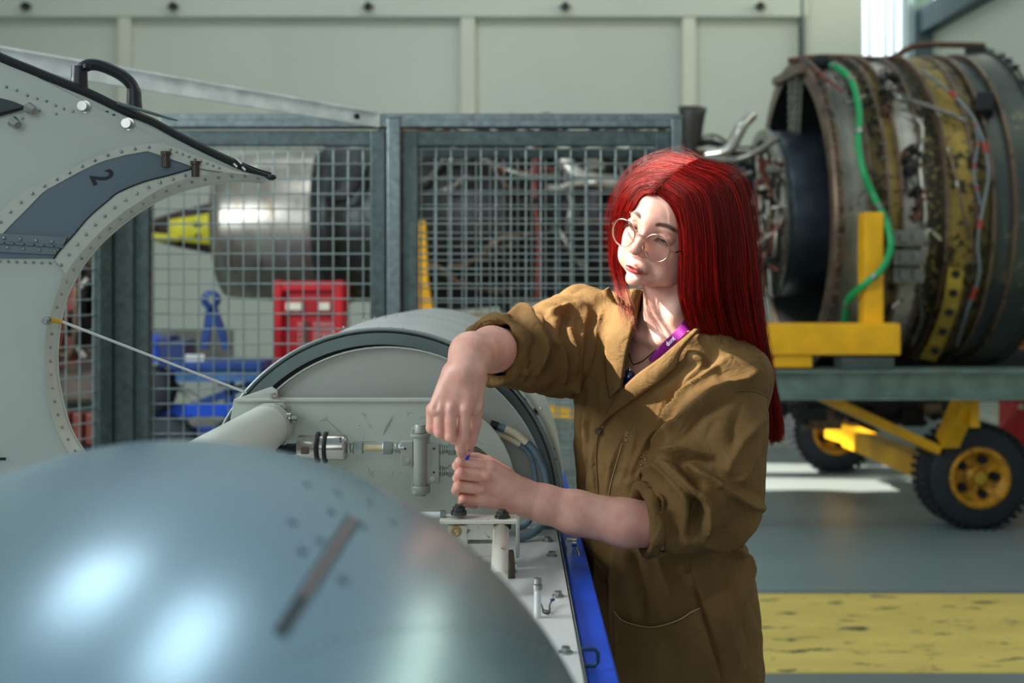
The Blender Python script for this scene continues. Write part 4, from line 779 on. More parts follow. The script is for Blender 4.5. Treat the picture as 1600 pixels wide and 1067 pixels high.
# ------------------------------------------------------------------ the person: distance fields with smooth unions, meshed as continuous surfaces
class SDF:
    def __init__(s, lo, hi, h):
        s.lo = np.array(lo, float); s.h = h; s.n = np.ceil((np.array(hi)-s.lo)/h).astype(int)+1
        s.d = np.full(s.n, .2, np.float32); s.ax = [s.lo[i]+h*np.arange(s.n[i]) for i in range(3)]
    def win(s, lo, hi):
        a = np.clip(np.floor((np.array(lo)-s.lo)/s.h).astype(int), 0, s.n); b = np.clip(np.ceil((np.array(hi)-s.lo)/s.h).astype(int)+1, 0, s.n)
        sl = tuple(slice(a[i], b[i]) for i in range(3)); g = np.ix_(s.ax[0][sl[0]], s.ax[1][sl[1]], s.ax[2][sl[2]])
        return sl, g
    def put(s, sl, d, k, op):
        D = s.d[sl]; d = d.astype(np.float32)
        if op == 'sub': D2 = -D
        else: D2 = D
        if k > 0:
            hh = np.clip(.5+.5*(d-D2)/k, 0, 1)
            r = d*(1-hh)+D2*hh-k*hh*(1-hh)
        else: r = np.minimum(D2, d)
        s.d[sl] = -r if op == 'sub' else r
    def cone(s, a, b, ra, rb, k=.006, op='add', flat=None):
        a = np.array(a, float); b = np.array(b, float); m = max(ra, rb)+k+3*s.h
        sl, (x, y, z) = s.win(np.minimum(a, b)-m, np.maximum(a, b)+m)
        ab = b-a; L = (ab**2).sum()+1e-12
        t = np.clip(((x-a[0])*ab[0]+(y-a[1])*ab[1]+(z-a[2])*ab[2])/L, 0, 1)
        px, py, pz = x-a[0]-t*ab[0], y-a[1]-t*ab[1], z-a[2]-t*ab[2]
        r = ra+(rb-ra)*t
        if flat is not None:       # flattened along a direction
            n, f = np.array(flat[0], float), flat[1]; q = px*n[0]+py*n[1]+pz*n[2]
            d = np.sqrt(px*px+py*py+pz*pz+q*q*(f*f-1))-r
            d = d/(1+(f-1)*.5)
        else: d = np.sqrt(px*px+py*py+pz*pz)-r
        s.put(sl, d, k, op); return s
    def chain(s, pts, rs, k=.006, **kw):
        for i in range(len(pts)-1): s.cone(pts[i], pts[i+1], rs[i], rs[i+1], k, **kw)
        return s
    def ell(s, c, r, R=None, k=.006, op='add'):
        c = np.array(c, float); r = np.array(r, float); m = r.max()+k+3*s.h
        sl, (x, y, z) = s.win(c-m, c+m); x = x-c[0]; y = y-c[1]; z = z-c[2]
        if R is not None: X, Y, Z = [R[0][i]*x+R[1][i]*y+R[2][i]*z for i in range(3)]   # R columns = local axes
        else: X, Y, Z = x, y, z
        k0 = np.sqrt((X/r[0])**2+(Y/r[1])**2+(Z/r[2])**2)+1e-9; k1 = np.sqrt((X/r[0]**2)**2+(Y/r[1]**2)**2+(Z/r[2]**2)**2)+1e-9
        s.put(sl, np.broadcast_to(k0*(k0-1)/k1, s.d[sl].shape), k, op); return s
    def mesh(s):
        d = np.clip(s.d, -4*s.h, 4*s.h)
        d[0] = d[-1] = 4*s.h; d[:, 0] = d[:, -1] = 4*s.h; d[:, :, 0] = d[:, :, -1] = 4*s.h
        G = vdb.FloatGrid(4*s.h); G.copyFromArray(np.ascontiguousarray(d)); p, q = G.convertToQuads(0.0)
        v = np.array(p, float)*s.h+s.lo; q = np.array(q, int); f = np.cross(v[q[:, 2]]-v[q[:, 0]], v[q[:, 3]]-v[q[:, 1]])
        if (f*(v[q].mean(1)-v.mean(0))).sum() < 0: q = q[:, ::-1]
        return v, q
def vnormals(v, q):
    n = np.zeros_like(v); f = np.cross(v[q[:, 2]]-v[q[:, 0]], v[q[:, 3]]-v[q[:, 1]])
    for k in range(4): np.add.at(n, q[:, k], f)
    return n/(np.linalg.norm(n, axis=1, keepdims=True)+1e-12)
def relax(v, q, it, lam=.5):
    e = np.vstack([q[:, [0, 1]], q[:, [1, 2]], q[:, [2, 3]], q[:, [3, 0]]]); e = np.vstack([e, e[:, ::-1]])
    cnt = np.bincount(e[:, 0], minlength=len(v))[:, None]
    for _ in range(it):
        a = np.stack([np.bincount(e[:, 0], weights=v[e[:, 1], k], minlength=len(v)) for k in range(3)], 1)/np.maximum(cnt, 1); v = v+(a-v)*lam
    return v
def np_mesh(name, v, q, m, parent=None, label=None, attr=None):
    me = bpy.data.meshes.new(name); me.vertices.add(len(v)); me.vertices.foreach_set('co', np.asarray(v, np.float32).ravel())
    k = q.shape[1]; me.loops.add(q.size); me.loops.foreach_set('vertex_index', q.astype(np.int32).ravel())
    me.polygons.add(len(q)); me.polygons.foreach_set('loop_start', (np.arange(len(q))*k).astype(np.int32)); me.update(calc_edges=True)
    me.polygons.foreach_set('use_smooth', np.ones(len(q), bool))
    if attr is not None:
        for nm, val in attr.items():
            at = me.attributes.new(nm, 'FLOAT', 'POINT'); at.data.foreach_set('value', np.asarray(val, np.float32))
    o = bpy.data.objects.new(name, me); COL.objects.link(o); me.materials.append(m)
    if label: o['label'] = label
    if parent: attach(o, parent)
    return o
def bvh(v, q): return BVHTree.FromPolygons([Vector(x) for x in v], [tuple(int(i) for i in f) for f in q])
EYE = Vector((0, 0, CZ))
def hit(tree, px, py):
    d = (P(px, py, 1)-EYE).normalized(); h = tree.ray_cast(EYE, d); return h[0]
def G(x): return np.exp(-x*x)

person = thing('person', 'person with long bright red hair, round glasses and brown work coat, hands on the valve', 'person', (.29, 2.02, 0))

# ---- head frame, solved from the eyes, nose, mouth and chin of the photograph. x = her right, y = forward, z = up
HR = np.array([[-.75791546, -.61080486, .22908857], [.51511556, -.77582953, -.3643412], [.40027505, -.15813274, .90264828]])
HO = np.array([.27379139, 1.95117846, 1.57517981])
def HW(p): return Vector(HR @ np.array(p, float)+HO)
H = SDF((-.10, -.13, -.20), (.10, .125, .13), .0011)
H.ell((0, -.010, .038), (.070, .085, .068), k=0)                   # cranium
H.ell((0, .030, .020), (.060, .058, .070), k=.02)                  # forehead and upper face
H.ell((0, .030, -.040), (.056, .050, .056), k=.02)                 # mid face
H.ell((0, .044, -.078), (.030, .034, .026), k=.022)                # chin mass
for s in (-1, 1):
    H.ell((s*.038, .030, -.060), (.022, .040, .030), k=.018)       # jaw
    H.ell((s*.036, .050, -.030), (.022, .024, .022), k=.014)       # cheek
    H.ell((s*.0305, .0895, -.001), (.0150, .0130, .0105), k=.010, op='sub')     # socket
    H.ell((s*.0285, .073, .0175), (.0165, .009, .0075), k=.010)      # brow ridge
H.ell((0, .078, -.090), (.015, .010, .012), k=.012)                # chin point
H.ell((0, .080, .012), (.012, .010, .014), k=.012)                 # glabella
H.cone((0, .083, .006), (0, .102, -.027), .0064, .0080, .007)      # nose bridge to tip
H.ell((0, .1025, -.0315), (.0095, .0085, .0082), k=.005)
for s in (-1, 1):
    H.ell((s*.0102, .092, -.036), (.0072, .0088, .0066), k=.004)   # nostril wings
    H.ell((s*.0062, .0965, -.0430), (.0026, .0045, .0026), k=.0015, op='sub')
H.ell((0, .082, -.062), (.021, .0095, .015), k=.010)                # muzzle
H.ell((0, .0955, -.052), (.0022, .004, .0075), k=.003, op='sub')   # philtrum
for s in (-1, 1):
    H.ell((s*.0055, .0915, -.0625), (.0095, .0062, .0036), np.array([[1, 0, 0], [0, 1, 0], [s*.30, 0, 1]]).T*1.0, k=.0035)  # upper lip
    H.ell((s*.0040, .0905, -.0705), (.0105, .0062, .0044), k=.0035)
    H.ell((s*.0235, .079, -.0705), (.005, .005, .0035), k=.003, op='sub')
H.ell((0, .0985, -.0662), (.020, .0052, .0011), k=.0016, op='sub') # mouth line
H.ell((0, .0895, -.0785), (.014, .006, .0035), k=.006, op='sub')   # crease above the chin
for s in (-1, 1):
    H.ell((s*.031, .0685, -.0005), (.0150, .0138, .0138), k=.0035) # lids over the eyeballs
    H.ell((s*.031, .0850, -.0052), (.0118, .0060, .0027), k=.0012, op='sub')    # narrow opening, gaze lowered
    H.cone((s*.031-.012*s, .0805, .0062), (s*.031+.013*s, .0775, .0052), .0008, .0008, .002, op='sub')
    H.ell((s*.0735, -.006, -.008), (.008, .017, .030), k=.006)     # ears
hv, hq = H.mesh(); hv = relax(hv, hq, 2, .4)
# colour masks in head space
X_, Y_, Z_ = hv[:, 0], hv[:, 1], hv[:, 2]; front = Y_ > .05
lipz = -.0665-.0034*(X_/.02)**2
lip = front*np.clip(1.6-((X_/.0235)**2+(np.where(Z_ > lipz, (Z_-lipz)/(.0072*(1-.35*G(X_/.004)*(Z_ > lipz))), (Z_-lipz)/.0088))**2)*1.5, 0, 1)
brow = np.zeros(len(hv)); lash = np.zeros(len(hv)); blush = np.zeros(len(hv))
for s in (-1, 1):
    u = (X_*s-.031)/.017; cz = .0195+.0035*(1-(u-.15)**2)-.0028*np.clip(u, 0, 2)**2; brow += front*np.clip(1.25-u**4, 0, 1)*G((Z_-cz)/(.0036-.0009*np.clip(u, 0, 1)))
    u = (X_*s-.031)/.0125; lz = -.0040+.0008*(1-u*u)-.001*np.clip(u, 0, 1.5); lash += front*np.clip(1.3-u**4, 0, 1)*G((Z_-lz)/.0021)
    blush += front*(G((X_*s-.040)/.016)*G((Z_+.034)/.016)*.6+.35*G((X_*s-.031)/.014)*G((Z_-.006)/.006))
blush += front*G(X_/.010)*G((Z_+.036)/.010)*.7
inner = ((np.abs(X_)**2/.02**2+(Z_-lipz)**2/.0013**2) < 1)*front
hw = hv @ HR.T+HO
hair_zone = np.clip((Z_-.055+.9*(-Y_+.055).clip(0))*60, 0, 1)*(Y_ < .083)
hair_zone = np.maximum(hair_zone, np.clip((-Y_+.010)*60, 0, 1)*(Z_ > -.05))

# ---- neck and chest (skin)
T = SDF((.10, 1.80, 1.15), (.48, 2.18, 1.56), .0028)
nb = np.array([.285, 2.005, 1.405]); T.cone((.277, 1.992, 1.53), nb, .050, .052, 0); T.cone(nb, (.29, 2.03, 1.36), .054, .07, .02)
Lt = np.array([.77, -.64, 0]); Fr = np.array([-.64, -.77, 0])
RT = np.stack([Lt, Fr, [0, 0, 1]], 1)
T.ell((.285, 2.035, 1.29), (.15, .088, .13), RT, k=.03)
T.cone(np.array([.285, 2.03, 1.375])-Lt*.10, np.array([.285, 2.03, 1.375])+Lt*.10, .038, .038, .04)
for s in (-1, 1): T.cone(np.array([.282, 2.0, 1.375])+Fr*.052+Lt*.01*s, np.array([.285, 2.02, 1.382])+Fr*.05+Lt*.09*s+np.array([0, 0, .01]), .007, .006, .014)      # collar bones
T.cone(HW((.050, .0, -.03)), np.array(nb)+Fr*.045+np.array([0, 0, -.02]), .012, .008, .02); T.cone(HW((-.050, .0, -.03)), np.array(nb)+Fr*.045+Lt*.02+np.array([0, 0, -.02]), .012, .008, .02)
tv, tq = T.mesh(); tv = relax(tv, tq, 3)

# ---- forearms and hands
def N(px, py, Y): return np.array(P(px, py, Y))
A = SDF((-.17, 1.60, 1.12), (.10, 2.08, 1.45), .00125)          # her right arm: reaching over, hand hanging down
W = N(724, 583, 1.735)
A.chain([N(862, 560, 2.05), N(806, 549, 1.95), N(768, 546, 1.84), N(736, 553, 1.765), W], [.042, .0375, .036, .0325, .0275], .012)
for (x0, y0, x1, y1, r0, r1) in ((706, 585, 679, 640, .016, .0105), (716, 585, 690, 638, .019, .0108), (730, 585, 706, 638, .019, .0110), (740, 586, 727, 642, .017, .0110)):
    A.cone(N(x0, y0, 1.735), N(x1, y1, 1.712), r0, r1, .010)
A.cone(N(745, 592, 1.745), N(742, 636, 1.735), .015, .012, .010)
fingers = [([(675, 639, 1.722), (674, 668, 1.722), (682, 672, 1.750), (692, 650, 1.762)], [.0092, .0082, .0076, .0070]),
           ([(688, 637, 1.712), (687, 675, 1.712), (694, 679, 1.745), (702, 655, 1.760)], [.0096, .0086, .0080, .0072]),
           ([(704, 637, 1.708), (704, 681, 1.708), (709, 686, 1.740), (716, 662, 1.758)], [.0098, .0088, .0082, .0074]),
           ([(727, 642, 1.710), (724, 680, 1.715), (719, 700, 1.742), (722, 711, 1.765)], [.0102, .0090, .0078, .0068]),
           ([(744, 628, 1.740), (742, 660, 1.762), (736, 688, 1.775), (729, 704, 1.782)], [.0125, .0105, .0092, .0080])]
for pts, rs in fingers:
    p = [N(*a) for a in pts]
    A.cone(p[0], p[1], rs[0], rs[1], .0022); A.cone(p[1], p[2], rs[1], rs[2], .0015); A.cone(p[2], p[3], rs[2], rs[3], .0015)
    A.ell(p[0]+np.array([0, -.0052, .001]), (.0065, .0052, .0065), k=.006); A.ell(p[1]+np.array([0, -.002, -.001]), (.0082*rs[1]/.0088, .0075, .0078), k=.003)
for i in range(3):     # hollows between the knuckles
    a, b = fingers[i][0][0], fingers[i+1][0][0]; q = N((a[0]+b[0])/2, (a[1]+b[1])/2-1, min(a[2], b[2])-.012); q2 = N((a[0]+b[0])/2+4, (a[1]+b[1])/2-24, min(a[2], b[2])-.010)
    A.cone(q, q2, .0022, .0012, .006, op='sub')
av, aq = A.mesh(); av = relax(av, aq, 3, .45)
B = SDF((-.12, 1.66, 1.00), (.34, 1.98, 1.26), .00135)          # her left arm: resting forward, fingers curled
B.chain([N(1110, 800, 1.86), N(1040, 821, 1.83), N(975, 817, 1.825), N(900, 801, 1.83), N(850, 787, 1.83), N(818, 775, 1.825)], [.045, .0365, .0375, .0345, .0295, .0255], .012)
for (x0, y0, x1, y1, r0, r1) in ((822, 768, 768, 729, .018, .0108), (820, 776, 760, 746, .020, .0110), (818, 784, 752, 763, .019, .0108), (820, 790, 750, 781, .016, .0100)):
    B.cone(N(x0, y0, 1.822), N(x1, y1, 1.800), r0, r1, .010)
f2 = [([(767, 728, 1.802), (719, 722, 1.792), (714, 728, 1.822), (733, 730, 1.845)], [.0100, .0088, .0080, .0072]),
      ([(759, 745, 1.797), (719, 740, 1.782), (715, 747, 1.814), (738, 752, 1.840)], [.0100, .0088, .0082, .0074]),
      ([(751, 764, 1.797), (716, 760, 1.782), (713, 766, 1.814), (736, 771, 1.838)], [.0096, .0086, .0080, .0072]),
      ([(750, 782, 1.802), (724, 780, 1.792), (723, 785, 1.818), (742, 789, 1.835)], [.0088, .0078, .0074, .0066]),
      ([(792, 742, 1.835), (764, 722, 1.852), (745, 716, 1.850), (729, 716, 1.838)], [.0140, .0105, .0092, .0080])]
for pts, rs in f2:
    p = [N(*a) for a in pts]
    B.cone(p[0], p[1], rs[0], rs[1], .0022); B.cone(p[1], p[2], rs[1], rs[2], .0015); B.cone(p[2], p[3], rs[2], rs[3], .0015)
    B.ell(p[0]+np.array([.001, -.0055, .001]), (.0068, .0050, .0062), k=.006); B.ell(p[1]+np.array([0, -.002, .0]), (.0080*rs[1]/.0088, .0078, .0080*rs[1]/.0088), k=.003)
for i in range(3):
    a, b = f2[i][0][0], f2[i+1][0][0]; q = N((a[0]+b[0])/2, (a[1]+b[1])/2, 1.787); q2 = N((a[0]+b[0])/2+22, (a[1]+b[1])/2+6, 1.789); B.cone(q, q2, .0022, .0012, .006, op='sub')
bv, bq = B.mesh(); bv = relax(bv, bq, 3, .45)
# ---- upper arms (inside the sleeves), lower body under the coat
U = SDF((-.05, 1.72, .62), (.56, 2.3, 1.46), .007)
SL, SRt = np.array([.372, 1.955, 1.285]), np.array([.150, 2.12, 1.385])
U.chain([SL, N(1110, 800, 1.86)], [.040, .043], 0); U.chain([SRt, N(862, 560, 2.05)], [.048, .042], 0)
U.cone(SL, SRt, .045, .045, .03)
U.cone((.29, 2.03, 1.28), (.30, 2.04, .80), .085, .10, .03)
uv_, uq_ = U.mesh()
parts = [(hw, hq), (tv, tq), (av, aq), (bv, bq), (uv_, uq_)]
V_ = np.vstack([p[0] for p in parts]); off = np.cumsum([0]+[len(p[0]) for p in parts]); Q_ = np.vstack([p[1]+off[i] for i, p in enumerate(parts)])
def pad(a): r = np.zeros(len(V_)); r[:len(hw)] = a; return r
# redness: knuckles, elbow, fingertips
red = pad(blush)
for q, r in [(N(*p[0][k]), .011) for p in fingers[:4]+f2[:4] for k in (0, 1)]+[(N(1020, 845, 1.80), .04), (N(722, 711, 1.75), .012), (N(770, 570, 1.86), .04)]:
    red += .8*G(np.linalg.norm(V_-q, axis=1)/r)
def skin_mat():
    m = bpy.data.materials.new('skin'); m.use_nodes = True; n = m.node_tree; b = n.nodes['Principled BSDF']; L = n.links
    def at(nm): a = n.nodes.new('ShaderNodeAttribute'); a.attribute_name = nm; return a.outputs['Fac']
    def mix(f, a, col, s=1.):
        x = n.nodes.new('ShaderNodeMixRGB'); mu = n.nodes.new('ShaderNodeMath'); mu.operation = 'MULTIPLY'; mu.use_clamp = True; mu.inputs[1].default_value = s; L.new(f, mu.inputs[0]); L.new(mu.outputs[0], x.inputs[0]); L.new(a, x.inputs[1]); x.inputs[2].default_value = (*lin(col), 1); return x.outputs[0]
    t = n.nodes.new('ShaderNodeTexCoord'); nz = n.nodes.new('ShaderNodeTexNoise'); nz.inputs['Scale'].default_value = 38; nz.inputs['Detail'].default_value = 5; L.new(t.outputs['Object'], nz.inputs['Vector'])
    r = n.nodes.new('ShaderNodeValToRGB'); L.new(nz.outputs['Fac'], r.inputs[0]); e = r.color_ramp.elements; e[0].position = .3; e[1].position = .7
    e[0].color = (*lin((214, 152, 134)), 1); e[1].color = (*lin((230, 178, 158)), 1); c = r.outputs[0]
    fk = n.nodes.new('ShaderNodeTexVoronoi'); fk.inputs['Scale'].default_value = 110; L.new(t.outputs['Object'], fk.inputs['Vector'])
    f2_ = n.nodes.new('ShaderNodeValToRGB'); L.new(fk.outputs['Distance'], f2_.inputs[0]); f2_.color_ramp.elements[0].position = .06; f2_.color_ramp.elements[0].color = (1, 1, 1, 1); f2_.color_ramp.elements[1].position = .14; f2_.color_ramp.elements[1].color = (0, 0, 0, 1)
    c = mix(f2_.outputs[0], c, (180, 120, 100), .25)
    c = mix(at('red'), c, (206, 104, 88), .42); c = mix(at('lip'), c, (160, 52, 58), .95); c = mix(at('brow'), c, (74, 36, 26), 1.5); c = mix(at('lash'), c, (26, 16, 16), 1.); c = mix(at('hairz'), c, (110, 6, 10), 1.)
    L.new(c, b.inputs['Base Color']); b.inputs['Roughness'].default_value = .48
    b.inputs['Subsurface Weight'].default_value = .25; b.inputs['Subsurface Radius'].default_value = (1.0, .35, .2); b.inputs['Subsurface Scale'].default_value = .008
    n3 = n.nodes.new('ShaderNodeTexNoise'); n3.inputs['Scale'].default_value = 420; L.new(t.outputs['Object'], n3.inputs['Vector']); bp = n.nodes.new('ShaderNodeBump'); bp.inputs['Strength'].default_value = .15; bp.inputs['Distance'].default_value = .0006; L.new(n3.outputs['Fac'], bp.inputs['Height']); L.new(bp.outputs[0], b.inputs['Normal'])
    return m
body = np_mesh('body', V_, Q_, skin_mat(), person, attr={'red': red, 'lip': pad(lip), 'brow': pad(brow), 'lash': pad(lash), 'hairz': pad(hair_zone)})
# eyes
def eye_mat():
    return mat('eye_white', (222, 214, 208), .15, 0, var=.03)
for s in (-1, 1):
    c = HW((s*.031, .0685, -.001)); e_ = MB().sphere(c, .0122, 24).build('eye', eye_mat(), person)
    g = (HW((s*.031-.002, .0685+.0105, -.0065))-c).normalized(); MB().lathe([(.0105, .0056), (.0121, .0050), (.0126, .0022), (.0127, .0001)], c, g, 24).build('iris', mat('iris_brown', (62, 46, 36), .1), e_); MB().lathe([(.0127, .0022), (.01285, .0001)], c, g, 16).build('pupil', mat('pupil_black', (6, 5, 5), .1), e_)
    ls = MB()
    for k in range(13):
        u = (k-6)/6; a = HW((s*.031+u*.0115*s, .0825-.0030*u*u, -.0042-.0008*u*u)); b = HW((s*.031+u*.0150*s, .0905-.004*u*u, -.0085-.001*u*u)); ls.tube([a, (a+b)/2+Vector((0, 0, -.0008)), b], [.0006, .0005, .00015], 5)
    ls.build('eyelashes', M_dark2, person, kind='stuff')
# ---- glasses
gl = tag(thing('glasses', 'round thin gold rimmed glasses worn low on the nose', 'glasses', HW((0, .1, -.01))), None)
M_gold = mat('rose_gold_wire', (220, 176, 150), .22, 1., var=.06)
M_lens = bpy.data.materials.new('lens_glass'); M_lens.use_nodes = True; b_ = M_lens.node_tree.nodes['Principled BSDF']; b_.inputs['Transmission Weight'].default_value = 1; b_.inputs['IOR'].default_value = 1.12; b_.inputs['Roughness'].default_value = .0; b_.inputs['Base Color'].default_value = (1, .98, .98, 1)
for s in (-1, 1):
    c = (s*.0335, .0985, -.014); rim = [HW((c[0]+.0235*math.cos(a), c[1]-.0000-.004*abs(math.cos(a))*(math.cos(a)*s > 0), c[2]+.0225*math.sin(a))) for a in [2*math.pi*i/48 for i in range(48)]]
    MB().tube(rim, .00125, 8, closed=True).build('rim', M_gold, gl)
    l = MB(); ctr = HW((c[0], c[1]-.001, c[2])); l.v = [tuple(ctr)]+[tuple(p) for p in rim]; l.f = [(0, 1+i, 1+(i+1) % 48) for i in range(48)]; l.sm = [True]*48
    lo_ = l.build('lens', M_lens, gl)
    MB().tube([HW((s*.0565, .0945, -.009)), HW((s*.0620, .0900, -.011)), HW((s*.0640, .084, -.010))], .0016, 8).build('end_piece', M_gold, gl)
    MB().tube([HW((s*.0640, .086, -.010)), HW((s*.0700, .045, -.006)), HW((s*.0765, .008, .000)), HW((s*.078, -.012, -.012))], .0012, 8).build('temple', mat('dark_temple', (40, 30, 34), .3, .4), gl)
    MB().tube(spline([HW((s*.0115, .0975, -.022)), HW((s*.0105, .094, -.024)), HW((s*.0095, .0930, -.020))], 8), .0005, 6).build('pad_arm', M_gold, gl)
    MB().sphere(HW((s*.0092, .0935, -.022)), .003, 10, (.5, 1, 1.3)).build('nose_pad', M_lens, gl)
MB().tube(spline([HW((-.0115, .0985, -.007)), HW((-.005, .102, -.0035)), HW((.005, .102, -.0035)), HW((.0115, .0985, -.007))], 16), .0012, 8).build('bridge', M_gold, gl)
# ------------------------------------------------------------------ the brown work coat
J = SDF((-.12, 1.66, .38), (.56, 2.28, 1.50), .0036)
rings = [(1.47, .276, 2.01, .060, .058), (1.445, .280, 2.02, .085, .065), (1.42, .276, 2.03, .125, .078), (1.386, .262, 2.03, .166, .100), (1.295, .262, 2.03, .172, .112), (1.18, .260, 2.03, .168, .116), (1.066, .262, 2.03, .158, .116), (1.01, .262, 2.03, .154, .116), (.952, .280, 2.03, .162, .120), (.884, .290, 2.03, .162, .122), (.76, .302, 2.035, .152, .122), (.60, .305, 2.04, .165, .135), (.38, .308, 2.04, .180, .150)]
rz = np.array(rings)[::-1]
sl, (x, y, z) = J.win((-.12, 1.66, .38), (.56, 2.28, 1.46))
f_ = lambda k: np.interp(z, rz[:, 0], rz[:, k])
dx, dy = x-f_(1), y-f_(2); u_ = dx*Lt[0]+dy*Lt[1]; v_ = dx*Fr[0]+dy*Fr[1]; a_, b__ = f_(3), f_(4)
k0 = np.sqrt((u_/a_)**2+(v_/b__)**2)+1e-9; k1 = np.sqrt((u_/a_**2)**2+(v_/b__**2)**2)+1e-9
J.d[sl] = (k0*(k0-1)/k1).astype(np.float32)
# shoulders, sleeves
J.cone((.285, 2.02, 1.425), N(1160, 583, 1.93), .030, .052, .03); J.cone((.285, 2.03, 1.432), N(905, 492, 2.13), .030, .046, .03)
J.chain([N(1140, 612, 1.93), N(1122, 680, 1.885), N(1105, 745, 1.865), N(1080, 775, 1.85)], [.066, .078, .086, .080], .025)
J.chain([N(1080, 775, 1.85), N(1050, 800, 1.835), N(1022, 806, 1.83)], [.080, .068, .054], .012)
J.cone(N(1150, 780, 1.87), N(1120, 800, 1.87), .044, .050, .03)
J.chain([N(905, 520, 2.12), N(866, 545, 2.05), N(828, 548, 1.975)], [.080, .078, .066], .03)
J.chain([N(828, 548, 1.975), N(800, 546, 1.92), N(778, 545, 1.885)], [.062, .058, .054], .012)
# hollow cuffs
J.cone(N(1032, 815, 1.83), N(1000, 812, 1.828), .037, .050, .004, op='sub'); J.cone(N(1000, 812, 1.828), N(900, 800, 1.83), .060, .10, .004, op='sub')
J.cone(N(800, 549, 1.93), N(768, 546, 1.85), .041, .048, .004, op='sub'); J.cone(N(745, 546, 1.83), N(700, 546, 1.76), .062, .1, .004, op='sub')
# neck opening (hollow)
J.cone((.272, 1.99, 1.43), (.262, 1.93, 1.52), .055, .09, .004, op='sub')
jv, jq = J.mesh(); jv = relax(jv, jq, 4, .5)
